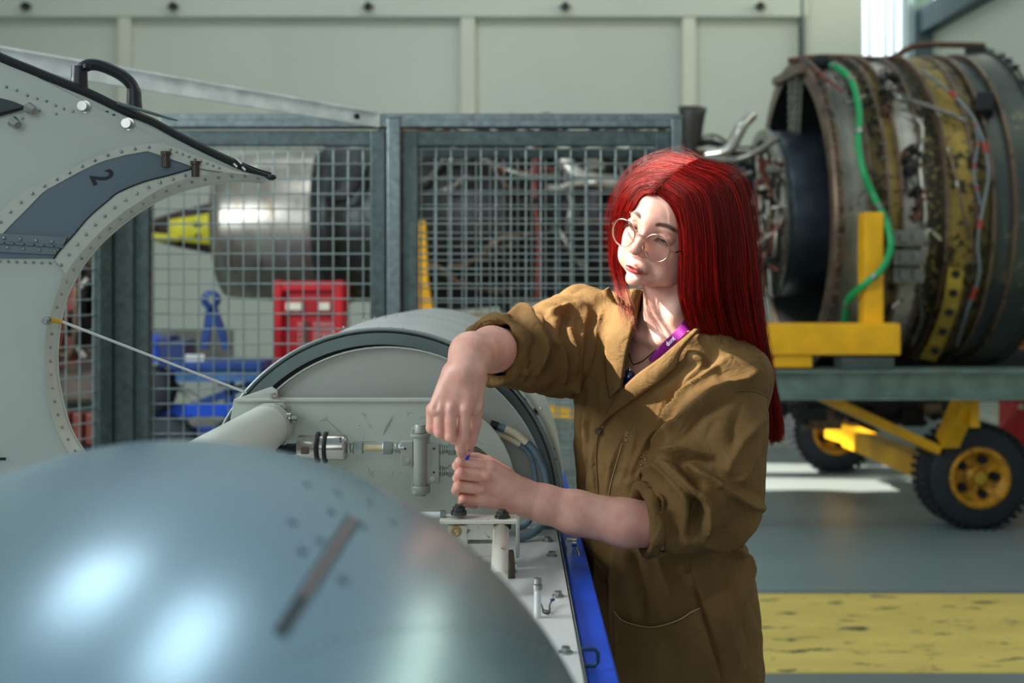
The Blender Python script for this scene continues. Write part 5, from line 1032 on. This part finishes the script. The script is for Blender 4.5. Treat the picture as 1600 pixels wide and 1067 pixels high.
# sculpted folds: each stroke is a line across the cloth, projected on it once and then raised or sunk in 3-D
jt = bvh(jv, jq); jn = vnormals(jv, jq)
def c6(p): return [(720+a/2.54, 440+b/2.54) for a, b in p]
def c7(p): return [(850+a/2.9075, 700+b/2.9075) for a, b in p]
STROKES = [   # points, height, width, sharpness
 (c6([(1185, 350), (1120, 400), (1050, 432), (950, 500), (860, 570), (790, 640), (720, 730)]), .0085, .0085, 1),
 (c6([(1120, 440), (1040, 480), (960, 530), (880, 600), (820, 650)]), -.007, .007, 1),
 (c6([(1070, 300), (980, 370), (900, 440), (850, 510), (760, 610), (700, 720), (680, 780)]), .0075, .008, 1),
 (c6([(1010, 300), (930, 380), (860, 450), (790, 560), (700, 680)]), -.005, .007, 1),
 (c6([(905, 285), (960, 330), (900, 400), (830, 520)]), .005, .007, 0),
 (c6([(985, 690), (900, 678), (830, 690), (785, 696)]), .009, .006, 1),
 (c6([(1000, 712), (900, 700), (840, 712)]), -.007, .005, 0),
 (c6([(785, 700), (850, 760), (920, 830), (965, 862), (978, 905), (972, 960), (960, 1010)]), .011, .0065, 1),
 (c6([(850, 710), (910, 790), (935, 850), (935, 920), (920, 1000)]), -.013, .0085, 0),
 (c6([(670, 800), (720, 765), (780, 745), (840, 800), (885, 860), (912, 925), (905, 1000)]), .009, .0065, 1),
 (c6([(700, 840), (780, 880), (840, 960), (860, 1040)]), -.005, .008, 0),
 (c6([(820, 700), (900, 740), (1000, 790), (1090, 850), (1150, 880), (1195, 890)]), .008, .008, 1),
 (c6([(860, 700), (980, 750), (1080, 810), (1180, 850)]), -.006, .008, 1),
 (c6([(1215, 520), (1150, 600), (1080, 700), (1050, 770)]), .005, .008, 1),
 (c6([(1190, 640), (1150, 740), (1100, 800)]), .0045, .007, 1),
 (c6([(1130, 455), (1090, 560), (1080, 650), (1100, 720)]), -.004, .008, 1),
 (c6([(1225, 840), (1180, 900), (1100, 960), (1050, 1010), (1000, 1035)]), .009, .009, 0),
 (c6([(1200, 900), (1110, 985), (1040, 1040)]), -.012, .008, 0),
 (c6([(1085, 437), (1150, 432), (1222, 458)]), -.003, .003, 1),
 (c6([(420, 170), (432, 300), (440, 450), (442, 600), (445, 800), (450, 1000)]), .008, .0075, 1),
 (c6([(405, 300), (412, 500), (418, 700), (425, 900)]), -.006, .007, 0),
 (c6([(470, 420), (462, 600), (470, 780), (480, 900)]), -.006, .008, 1),
 (c6([(500, 110), (470, 250), (455, 400), (500, 560), (490, 700)]), .006, .008, 1),
 (c6([(560, 120), (520, 250), (495, 380)]), .0045, .007, 1),
 (c6([(530, 130), (490, 260), (478, 380)]), -.004, .006, 1),
 (c6([(545, 600), (535, 700), (545, 860)]), .004, .004, 1),
 (c6([(650, 590), (610, 720), (585, 850)]), .004, .006, 1),
 (c6([(700, 560), (680, 690), (640, 800)]), .0045, .008, 1),
 (c6([(520, 470), (500, 620), (480, 800)]), -.004, .009, 1),
 (c6([(90, 205), (120, 130), (170, 112), (230, 130), (280, 185), (310, 245), (300, 320), (270, 400)]), .009, .006, 0),
 (c6([(175, 180), (200, 240), (215, 310), (250, 350), (240, 400)]), .008, .005, 1),
 (c6([(160, 150), (215, 200), (245, 270), (265, 330)]), -.010, .0055, 0),
 (c6([(190, 210), (185, 290), (215, 370)]), -.006, .004, 0),
 (c6([(330, 125), (350, 230), (345, 330), (290, 410)]), -.010, .008, 0),
 (c6([(280, 125), (330, 175), (375, 250), (400, 350), (405, 450)]), .007, .007, 1),
 (c6([(300, 130), (400, 110), (430, 90)]), .004, .006, 0),
 (c6([(425, 95), (412, 200), (405, 330), (412, 450)]), -.007, .006, 0),
 (c6([(260, 430), (330, 440), (400, 490)]), .006, .008, 1),
 (c7([(500, 470), (540, 560), (580, 660), (615, 760)]), .005, .006, 1),
 (c7([(560, 480), (600, 600), (625, 700)]), -.003, .006, 1),
 (c7([(640, 460), (660, 560), (700, 690), (740, 820), (780, 960), (800, 1060)]), -.004, .0035, 0),
 (c7([(400, 470), (420, 600), (440, 780)]), -.006, .009, 0),
 (c7([(330, 460), (312, 600), (315, 740), (320, 900), (325, 1060)]), .005, .005, 1),
 (c7([(245, 450), (245, 700), (280, 900), (320, 1060)]), .006, .008, 1),
 (c7([(890, 340), (870, 400), (900, 460), (960, 520), (975, 580)]), .007, .007, 1),
 (c7([(840, 400), (880, 470), (930, 560), (900, 700), (880, 820)]), .005, .008, 1),
 (c7([(700, 420), (800, 430), (900, 500)]), .006, .008, 1),
 (c7([(960, 600), (930, 650), (900, 760), (920, 900)]), -.004, .007, 1),
 (c7([(860, 560), (820, 700), (850, 850), (900, 1000)]), .003, .010, 1),
 (c7([(540, 860), (520, 950), (560, 1050)]), .003, .010, 1),
]
def stroke_field(v, pts3, w, sharp):
    lo = np.min(pts3, 0)-4*w; hi = np.max(pts3, 0)+4*w; idx = np.where(((v > lo) & (v < hi)).all(1))[0]; q = v[idx]; best = np.full(len(q), 1e9); T_ = np.zeros(len(q)); m = len(pts3)-1
    for i in range(m):
        a, b = pts3[i], pts3[i+1]; ab = b-a; t = np.clip(((q-a)@ab)/(ab@ab+1e-12), 0, 1); d = np.linalg.norm(q-a-t[:, None]*ab, axis=1); s = d < best; best[s] = d[s]; T_[s] = (i+t[s])/m
    fall = np.exp(-best/w*1.2) if sharp else np.exp(-(best/w)**2)
    return idx, fall*np.clip(np.sin(np.clip(T_, .02, .98)*math.pi), 0, 1)**.5
for pts, h_, w_, shp in STROKES:
    p3 = [hit(jt, a, b) for a, b in pts]; p3 = [p for p in p3 if p is not None and p.y < 2.2]
    if len(p3) < 2: continue
    s3 = np.array([tuple(p) for p in spline(p3, 26)]); idx, f = stroke_field(jv, s3, w_*1.15, shp)
    jv[idx] += jn[idx]*(f*h_*2.9)[:, None]
# low creases all over
wav = np.array([noise.fractal(Vector((p[0]*9, p[1]*9, p[2]*6)), .9, 2.2, 3) for p in jv[::1]]) if len(jv) < 400000 else 0
jv += jn*(np.abs(wav)*.012-.003)[:, None]
jv = relax(jv, jq, 1, .4)
# V opening: drop the cloth over the chest, seen between the collar edges
VP = c6([(715, -80), (715, 20), (700, 110), (672, 230), (645, 360), (636, 440), (706, 385), (806, 316), (884, 250), (940, 165), (975, 60), (960, -80)])
def inside(px, py, poly):
    r = np.zeros(len(px), bool); n = len(poly)
    for i in range(n):
        x1, y1 = poly[i]; x2, y2 = poly[(i+1) % n]; c = ((y1 > py) != (y2 > py)) & (px < (x2-x1)*(py-y1)/(y2-y1+1e-12)+x1); r ^= c
    return r
ppx = 800+F*jv[:, 0]/jv[:, 1]; ppy = HY-F*(jv[:, 2]-CZ)/jv[:, 1]
nr = vnormals(jv, jq); facing = ((jv-np.array([.285, 2.03, 1.4])) @ np.array([-.64, -.77, 0])) > .015
rm = inside(ppx, ppy, VP) & facing & (jv[:, 1] < 2.03)
keep = ~(rm[jq].all(1))
# collar rim
jq2 = jq[keep]
def cloth_mat():
    m = mat('brown_drill_cloth', (112, 84, 46), .82, 0, var=.10, scale=14, spec=.25)
    n = m.node_tree; L = n.links; b = n.nodes['Principled BSDF']; t = n.nodes.new('ShaderNodeTexCoord')
    n1 = n.nodes.new('ShaderNodeTexNoise'); n1.inputs['Scale'].default_value = 26; n1.inputs['Detail'].default_value = 7; n1.inputs['Distortion'].default_value = 1.2; L.new(t.outputs['Object'], n1.inputs['Vector'])
    n2 = n.nodes.new('ShaderNodeTexNoise'); n2.inputs['Scale'].default_value = 900; L.new(t.outputs['Object'], n2.inputs['Vector'])
    b1 = n.nodes.new('ShaderNodeBump'); b1.inputs['Strength'].default_value = .45; b1.inputs['Distance'].default_value = .012; L.new(n1.outputs['Fac'], b1.inputs['Height'])
    b2 = n.nodes.new('ShaderNodeBump'); b2.inputs['Strength'].default_value = .25; b2.inputs['Distance'].default_value = .0006; L.new(n2.outputs['Fac'], b2.inputs['Height']); L.new(b1.outputs[0], b2.inputs['Normal']); L.new(b2.outputs[0], b.inputs['Normal'])
    return m
M_cloth = cloth_mat()
coat = np_mesh('work_coat', jv, jq2, M_cloth, person)
sd_ = coat.modifiers.new('thick', 'SOLIDIFY'); sd_.thickness = .002; sd_.offset = -1
jt2 = bvh(jv, jq)      # full surface, used to lay collar, pocket and seams on
def lay(px, py, off=.004, fb=1.93):
    h = hit(jt2, px, py)
    if h is None or h.y > 2.2: h = P(px, py, fb)
    return h+(EYE-h).normalized()*off
def patch(A_, B_, n, m_, off, name, matn, lift=0., thick=.002, par=None):
    a2 = [Vector((x, y, 0)) for x, y in A_]; b2 = [Vector((x, y, 0)) for x, y in B_]; a2 = spline(a2, n); b2 = spline(b2, n); vs = []; fs = []
    for i in range(n):
        for j in range(m_+1):
            t = j/m_; q = a2[i].lerp(b2[i], t); o = off+lift*math.sin(math.pi*t)
            vs.append(lay(q.x, q.y, o))
    v = np.array([tuple(p) for p in vs]).reshape(n, m_+1, 3)
    for _ in range(3):
        v[1:-1] = (v[:-2]+v[1:-1]*2+v[2:])/4; v[:, 1:-1] = (v[:, :-2]+v[:, 1:-1]*2+v[:, 2:])/4
    v = v.reshape(-1, 3); q = np.array([(i*(m_+1)+j, i*(m_+1)+j+1, (i+1)*(m_+1)+j+1, (i+1)*(m_+1)+j) for i in range(n-1) for j in range(m_)])
    o = np_mesh(name, v, q, matn, par or person); s_ = o.modifiers.new('thick', 'SOLIDIFY'); s_.thickness = thick; s_.offset = 1; return o
# lapels: left of the opening, and the long right one rolling over
patch(c6([(716, 40), (706, 110), (684, 180), (664, 260), (648, 340), (634, 420)]), c6([(605, 50), (600, 130), (578, 200), (574, 290), (576, 370), (592, 462)]), 36, 8, .007, 'lapel', M_cloth, .004)
patch(c6([(948, 165), (905, 205), (850, 250), (780, 310), (700, 366), (640, 425), (600, 480), (548, 570)]), c6([(958, 185), (905, 240), (872, 290), (858, 335), (790, 395), (700, 460), (600, 530), (545, 590)]), 44, 8, .008, 'lapel', M_cloth, .005)
patch(c6([(605, 60), (560, 40), (590, 20)]), c6([(600, 130), (625, 140), (650, 150)]), 12, 5, .006, 'collar', M_cloth, .003)
# pocket with frayed edge
patch(c7([(318, 745), (350, 780), (400, 800), (480, 815), (550, 803), (620, 778), (665, 748), (708, 728)]), c7([(322, 1100), (380, 1130), (440, 1140), (520, 1140), (600, 1140), (680, 1140), (750, 1130), (815, 1100)]), 40, 26, .004, 'patch_pocket', M_cloth, .004)
M_thread = mat('pale_thread', (190, 166, 120), .8)
def seam(pts, r, off, nm='seam_thread', mm=None, par=None):
    q = [lay(p.x, p.y, off) for p in spline([Vector((a, b, 0)) for a, b in pts], 40)]
    for _ in range(2): q = [q[0]]+[(q[i-1]+q[i]*2+q[i+1])/4 for i in range(1, len(q)-1)]+[q[-1]]
    return MB().tube(q, r, 6).build(nm, mm or M_thread, par or person)
seam(c7([(318, 743), (350, 779), (400, 799), (480, 814), (550, 802), (620, 777), (665, 747), (708, 727)]), .0008, .0075, 'pocket_hem')
M_seam = mat('cloth_seam', (120, 90, 50), .85)
seam(c6([(1086, 434), (1150, 431), (1222, 456)]), .0009, .0012, 'shoulder_seam', M_seam)
seam(c6([(545, 595), (536, 690), (545, 860)]), .0009, .0012, 'placket_seam', M_seam)
seam(c7([(642, 470), (662, 560), (702, 690), (742, 820), (782, 960), (802, 1060)]), .0008, .0012, 'side_seam', M_seam)
seam(c6([(640, 640), (600, 780), (585, 850)]), .0005, .0010, 'stitch_line', M_thread)
fr_ = MB()       # frayed mend marks on the chest
for cx_, cy_, n_ in ((663, 612, 22), (730, 702, 26)):
    for k in range(n_):
        a = random.uniform(-14, 14); b = random.uniform(-26, 26); q0 = lay(*c6([(cx_+a-b*.25, cy_+b)])[0], .0022); q1 = lay(*c6([(cx_+a-b*.25+random.uniform(-9, 9), cy_+b+random.uniform(-9, 9))])[0], .0030); fr_.tube([q0, (q0+q1)/2+Vector((0, -.001, 0)), q1], .00035, 4)
fr_.build('frayed_mend', M_thread, person, kind='stuff')
q = lay(*c6([(547, 592)])[0], .004); MB().lathe([(0, .001), (0, .0065), (.0025, .0068), (.003, .005), (.002, .001)], q, (-.5, -.85, 0), 20).build('coat_button', mat('brown_button', (66, 46, 28), .35), person)
q = P(761, 593, 1.84); MB().lathe([(0, .001), (0, .0045), (.002, .0045), (.002, .001)], q, (-.2, -1, 0), 16).build('cuff_button', mat('tan_button', (170, 130, 90), .4), person)
# rolled cuffs as separate soft bands
def cuff(ctrs, axis_to, rads, seed, name):
    rr = random.Random(seed); prof = []; vs = []; n = 72; q = []; m = len(ctrs)
    A0 = Vector(ctrs[-1])-Vector(ctrs[0]); U, Vv, D_ = frame(A0); ph = [rr.uniform(0, 6) for _ in range(6)]
    for i in range(m):
        for k in range(n):
            a = 2*math.pi*k/n; r = rads[i]*(1+.05*math.sin(3*a+ph[0]+i*.4)+.045*math.sin(5*a+ph[1]-i*.5)+.03*math.sin(9*a+ph[2]+i))
            vs.append(tuple(Vector(ctrs[i])+(U*math.cos(a)+Vv*math.sin(a))*r))
    for i in range(m-1):
        for k in range(n): q.append((i*n+k, i*n+(k+1) % n, (i+1)*n+(k+1) % n, (i+1)*n+k))
    o = np_mesh(name, np.array(vs), np.array(q), M_cloth, person); s_ = o.modifiers.new('thick', 'SOLIDIFY'); s_.thickness = .003; return o
def ccs(a, b, ts): a = N(*a); b = N(*b); return [tuple(a+(b-a)*t) for t in ts]
cuff(ccs((1002, 812, 1.828), (1046, 806, 1.838), [.4, .2, .02, 0, .03, .1, .2, .3, .36, .36]), None, [.044, .045, .048, .052, .055, .057, .058, .0575, .055, .05], 3, 'rolled_cuff')
cuff(ccs((770, 546, 1.87), (800, 548, 1.925), [.4, .2, .02, 0, .03, .1, .2, .3, .36, .36]), None, [.043, .045, .048, .052, .055, .057, .0575, .057, .055, .050], 8, 'rolled_cuff')
# trousers and shoes below the coat (outside the picture), so that the figure stands on the floor
for s in (-1, 1):
    b0 = np.array([.30, 2.04, .0])+Lt*s*.09
    MB().tube([b0+np.array([0, 0, .55]), b0+np.array([0, 0, .3]), b0+np.array([0, 0, .06])], [.085, .068, .06], 24).build('trouser_leg', mat('dark_trousers', (40, 44, 52), .8), person)
    sh_ = MB(); sh_.sphere(b0+Fr*.05+np.array([0, 0, .045]), .05, 16, (1, 1, .9)); sh_.tube([b0-Fr*.04+np.array([0, 0, .045]), b0+Fr*.06+np.array([0, 0, .042]), b0+Fr*.14+np.array([0, 0, .035])], [.044, .045, .034], 16); sh_.build('work_shoe', M_plast, person)
# lanyard, necklace cord, pendant
lan = thing('purple_lanyard', 'purple lanyard ribbon with white lettering round the neck under the lapel', 'lanyard', N(1045, 530, 1.9))
def lay2(px, py, off=.004): 
    h = hit(tb_, px, py); h = h if h is not None else P(px, py, 1.93); return h+(EYE-h).normalized()*off
tb_ = bvh(V_, Q_)
la = [lay2(a, b, .006) for a, b in c6([(905, 128), (880, 160), (855, 190), (820, 225), (790, 255), (745, 305)])]; lb = [lay2(a, b, .006) for a, b in c6([(945, 150), (915, 180), (885, 210), (850, 245), (800, 290), (752, 318)])]
MB().strip(spline(la, 24), spline(lb, 24), (0, -.0012, 0)).build('ribbon', mat('purple_ribbon', (140, 22, 130), .55, 0, var=.06), lan)
tx = text_obj('ribbon_lettering', 'dent', .0105, (0, 0, 0), (0, 0, 0), mat('white_print', (236, 226, 236), .6), None, .0002, .0002)
e1 = (la[4]+lb[4])/2; e0 = (la[2]+lb[2])/2; xd = (e0-e1).normalized(); nn = (EYE-e1).normalized(); nn = (nn-xd*nn.dot(xd)).normalized(); yd = nn.cross(xd)
Mx = Matrix((xd, yd, nn)).transposed().to_4x4(); tx.rotation_euler = Mx.to_euler(); tx.location = (e0+e1)/2+nn*.0075+xd*.002; attach(tx, lan)
nk = thing('cord_necklace', 'thin black cord necklace with dark blue glass bead pendant on the chest', 'necklace', N(983, 585, 1.9))
cp = [lay2(a, b, .0035) for a, b in c6([(872, 190), (820, 235), (770, 275), (720, 315), (684, 330)])]; cp2 = [lay2(a, b, .0035) for a, b in c6([(684, 330), (672, 300), (668, 260), (676, 200), (700, 130)])]
MB().tube(spline(cp, 24), .0009, 6).build('cord', M_rubber, nk); MB().tube(spline(cp2, 24), .0009, 6).build('cord', M_rubber, nk)
pc = lay2(983, 590, .012); MB().sphere(pc, .0125, 20, (1, .7, 1.05)).build('blue_bead', mat('dark_blue_glass', (22, 36, 84), .08, 0, var=.3, scale=90, rgb2=(150, 200, 220), thr=.62, coat=1), nk)
MB().lathe([(-.001, .0035), (.001, .0045), (.003, .0035)], pc+Vector((0, -.002, .0135)), (1, 0, 0), 14).tube([pc+Vector((0, -.003, .010)), pc+Vector((0, -.003, .020))], .0016, 8).build('bead_clasp', M_steel, nk)
tl = thing('blue_tool', 'small blue plastic tip held between the fingertips of both hands', 'tool', N(731, 706, 1.77))
MB().tube([N(729, 716, 1.79), N(733, 700, 1.775)], .0042, 12).build('tool_tip', M_blue, tl); MB().tube([N(727, 724, 1.80), N(729, 716, 1.79)], .002, 8).build('tool_shaft', M_steel, tl)

# ------------------------------------------------------------------ hair
guidesN = [[(1028, 296, 1.872), (1047, 318, 1.862), (1060, 352, 1.864), (1063, 400, 1.872), (1062, 450, 1.885), (1070, 485, 1.90), (1090, 520, 1.93), (1112, 560, 1.96)],
 [(1036, 287, 1.874), (1062, 312, 1.852), (1072, 356, 1.850), (1074, 410, 1.860), (1074, 460, 1.875), (1084, 500, 1.90), (1105, 550, 1.94), (1125, 600, 1.98)],
 [(1045, 278, 1.876), (1078, 306, 1.846), (1088, 358, 1.842), (1090, 420, 1.850), (1092, 470, 1.870), (1104, 515, 1.90), (1124, 565, 1.95), (1142, 625, 1.99)],
 [(1060, 264, 1.880), (1105, 296, 1.852), (1118, 358, 1.842), (1122, 430, 1.850), (1130, 490, 1.880), (1148, 545, 1.93), (1168, 605, 1.98), (1180, 670, 2.0)],
 [(1075, 254, 1.888), (1130, 283, 1.872), (1148, 350, 1.866), (1155, 430, 1.872), (1165, 500, 1.90), (1181, 565, 1.94), (1195, 625, 1.97), (1204, 675, 1.985)],
 [(1086, 248, 1.905), (1146, 272, 1.905), (1164, 330, 1.910), (1174, 420, 1.912), (1184, 505, 1.93), (1197, 580, 1.95), (1207, 640, 1.97), (1211, 684, 1.98)],
 [(1094, 246, 1.935), (1150, 268, 1.965), (1171, 330, 1.98), (1180, 420, 1.98), (1189, 505, 1.985), (1201, 585, 1.985), (1210, 645, 1.985), (1212, 690, 1.985)],
 [(1092, 246, 1.965), (1138, 262, 2.02), (1162, 320, 2.05), (1169, 420, 2.05), (1178, 510, 2.05), (1190, 590, 2.04), (1200, 645, 2.03), (1206, 682, 2.02)],
 [(1086, 248, 1.99), (1115, 262, 2.06), (1130, 320, 2.09), (1140, 420, 2.09), (1150, 510, 2.08), (1165, 590, 2.06), (1176, 640, 2.05), (1185, 675, 2.04)]]
guidesF = [[(1022, 294, 1.872), (1004, 303, 1.888), (989, 328, 1.902), (981, 358, 1.935), (974, 400, 1.960), (978, 440, 1.960), (986, 475, 1.935), (990, 505, 1.91)],
 [(1030, 285, 1.875), (1003, 292, 1.900), (982, 320, 1.92), (973, 356, 1.955), (968, 400, 1.970), (972, 440, 1.970), (980, 475, 1.945), (986, 512, 1.92)],
 [(1040, 275, 1.880), (1005, 282, 1.915), (977, 310, 1.94), (966, 350, 1.965), (962, 400, 1.978), (967, 440, 1.978), (974, 475, 1.955), (982, 508, 1.93)],
 [(1058, 261, 1.888), (1013, 265, 1.94), (978, 295, 1.975), (961, 335, 1.99), (957, 385, 2.0), (961, 430, 2.0), (969, 465, 1.975), (977, 495, 1.955)],
 [(1078, 250, 1.912), (1030, 250, 1.97), (985, 281, 2.005), (964, 325, 2.02), (958, 380, 2.03), (963, 430, 2.03), (985, 465, 2.02), (1000, 490, 2.02)],
 [(1090, 246, 1.950), (1050, 243, 2.01), (1000, 268, 2.05), (975, 320, 2.07), (970, 400, 2.08), (985, 450, 2.07), (1010, 480, 2.06), (1030, 500, 2.05)],
 [(1090, 247, 1.985), (1075, 250, 2.05), (1040, 275, 2.09), (1020, 330, 2.10), (1015, 400, 2.10), (1030, 450, 2.09), (1050, 490, 2.08), (1070, 530, 2.07)]]
def gmat(gs, n=44): return np.array([[tuple(p) for p in spline([P(*q) for q in g], n)] for g in gs])
def interp_g(Gm, s):
    m = len(Gm)-1; s = np.clip(s, 0, m-1e-6); k = s.astype(int); u = (s-k)[:, None, None]
    a = Gm[np.maximum(k-1, 0)]; b = Gm[k]; c = Gm[k+1]; d = Gm[np.minimum(k+2, m)]
    return .5*(2*b+(c-a)*u+(2*a-5*b+4*c-d)*u*u+(3*b-a-3*c+d)*u**3)
GN, GF = gmat(guidesN), gmat(guidesF)
def strands(Gm, n, jit, seed, full=1.):
    r = np.random.default_rng(seed); s = r.uniform(0, len(Gm)-1, n); S = interp_g(Gm, s); K = S.shape[1]; t = np.linspace(0, 1, K)[None, :, None]
    cl = np.floor(s*9)                                      # locks
    cr = np.random.default_rng(seed+1).normal(0, 1, (int(cl.max())+2, 3)); ce = cr[cl.astype(int)]
    out = np.array(HO)[None, None, :]; dirn = S-out; dirn[:, :, 2] = dirn[:, :, 2].clip(0, None)*1.; dirn /= np.linalg.norm(dirn, axis=2, keepdims=True)+1e-9
    S = S+dirn*(r.normal(0, 1, (n, 1, 1))*.0022+.0003)*(.25+t)+dirn*.0010*np.exp(-t*5)-np.array([0, 0, .009])*np.exp(-t*4)
    S = S+dirn*ce[:, None, :1]*.0022*t.clip(0, .6)+r.normal(0, 1, (n, 1, 3))*.0022*np.exp(-t*8)
    S = S+ce[:, None, :]*.0052*t*t+r.normal(0, 1, (n, 1, 3))*jit*(.15+t)
    ph = r.uniform(0, 6.28, (n, 1, 3)); S = S+np.sin(t*9+ph)*.0010*t
    ln = 1-np.abs(r.normal(0, .05 if Gm is GN else .13, n)); ln = np.clip(ln, .5, 1)*full
    idx = np.linspace(0, 1, K)[None, :]*ln[:, None]*(K-1); k = np.minimum(idx.astype(int), K-2); u = (idx-k)[:, :, None]
    ii = np.arange(n)[:, None]; return S[ii, k]*(1-u)+S[ii, k+1]*u
def hair_mat(nm, c1_, c2_):
    m = bpy.data.materials.new(nm); m.use_nodes = True; n = m.node_tree; b = n.nodes['Principled BSDF']; L = n.links
    hi = n.nodes.new('ShaderNodeHairInfo'); r = n.nodes.new('ShaderNodeValToRGB'); L.new(hi.outputs['Random'], r.inputs[0]); r.color_ramp.elements[0].color = (*lin(c1_), 1); r.color_ramp.elements[1].color = (*lin(c2_), 1); em = r.color_ramp.elements.new(.75); em.color = (*lin([(a+b)/2 for a, b in zip(c1_, c2_)]), 1)
    L.new(r.outputs[0], b.inputs['Base Color']); b.inputs['Roughness'].default_value = .36; b.inputs['Specular IOR Level'].default_value = .3; b.inputs['Specular Tint'].default_value = (1, .55, .5, 1)
    return m
M_hair = hair_mat('red_hair', (46, 0, 3), (196, 22, 10))
def make_hair(name, S, rad, m):
    n, K, _ = S.shape; c = bpy.data.hair_curves.new(name); c.add_curves([K]*n)
    c.attributes['position'].data.foreach_set('vector', S.astype(np.float32).ravel())
    ra = c.attributes.get('radius') or c.attributes.new('radius', 'FLOAT', 'POINT'); t = np.linspace(0, 1, K); ra.data.foreach_set('value', np.tile(rad*(1-.65*t**3), n).astype(np.float32))
    c.materials.append(m); o = bpy.data.objects.new(name, c); COL.objects.link(o); attach(o, person); return o
make_hair('hair_strands', np.vstack([strands(GN, 15000, .0012, 3), strands(GF, 8000, .0012, 5, .68), strands(GF[:4], 130, .002, 6)]), .00036, M_hair)['kind'] = 'stuff'
# under-layer that gives the hair its body
def sheet(name, Gm, k, inset, kf=.93):
    S = interp_g(Gm, np.linspace(0, len(Gm)-1.001, k)); n, K, _ = S.shape; d = S-HO; d[:, :, 2] *= .3; d /= np.linalg.norm(d, axis=2, keepdims=True); S = S-d*inset*(1+1.2*np.exp(-np.linspace(0, 12, K)))[None, :, None]
    q = np.array([(i*K+j, i*K+j+1, (i+1)*K+j+1, (i+1)*K+j) for i in range(n-1) for j in range(int(K*kf))]); return np_mesh(name, S.reshape(-1, 3), q, mat('dark_red_hair_base', (84, 3, 6), .5, 0, var=.35, scale=60, stretch=(1, 1, .06)), person)
sheet('hair_base', GN, 60, .0035); sheet('hair_base', GF, 50, .0035, .56)
# fly-away strands
r = np.random.default_rng(11); fl = np.vstack([strands(GF[1:], 110, .003, 21, .8), strands(GN[1:], 150, .004, 22)]); t = np.linspace(0, 1, fl.shape[1])[None, :, None]
d = fl-HO; d[:, :, 2] += .01; d /= np.linalg.norm(d, axis=2, keepdims=True); fl = fl+d*np.abs(r.normal(0, 1, (260, 1, 1)))*.012*np.sin(t*3.1+.3).clip(0, 1)+r.normal(0, 1, (260, 1, 3))*.006*t
fl2 = fl[:, :26].copy(); fl = np.concatenate([fl, np.pad(fl2[:80]+d[:80, :26]*.006*t[:, :26], ((0, 0), (0, fl.shape[1]-26), (0, 0)), mode='edge')])
make_hair('flyaway_hair', fl, .00016, M_hair)['kind'] = 'stuff'
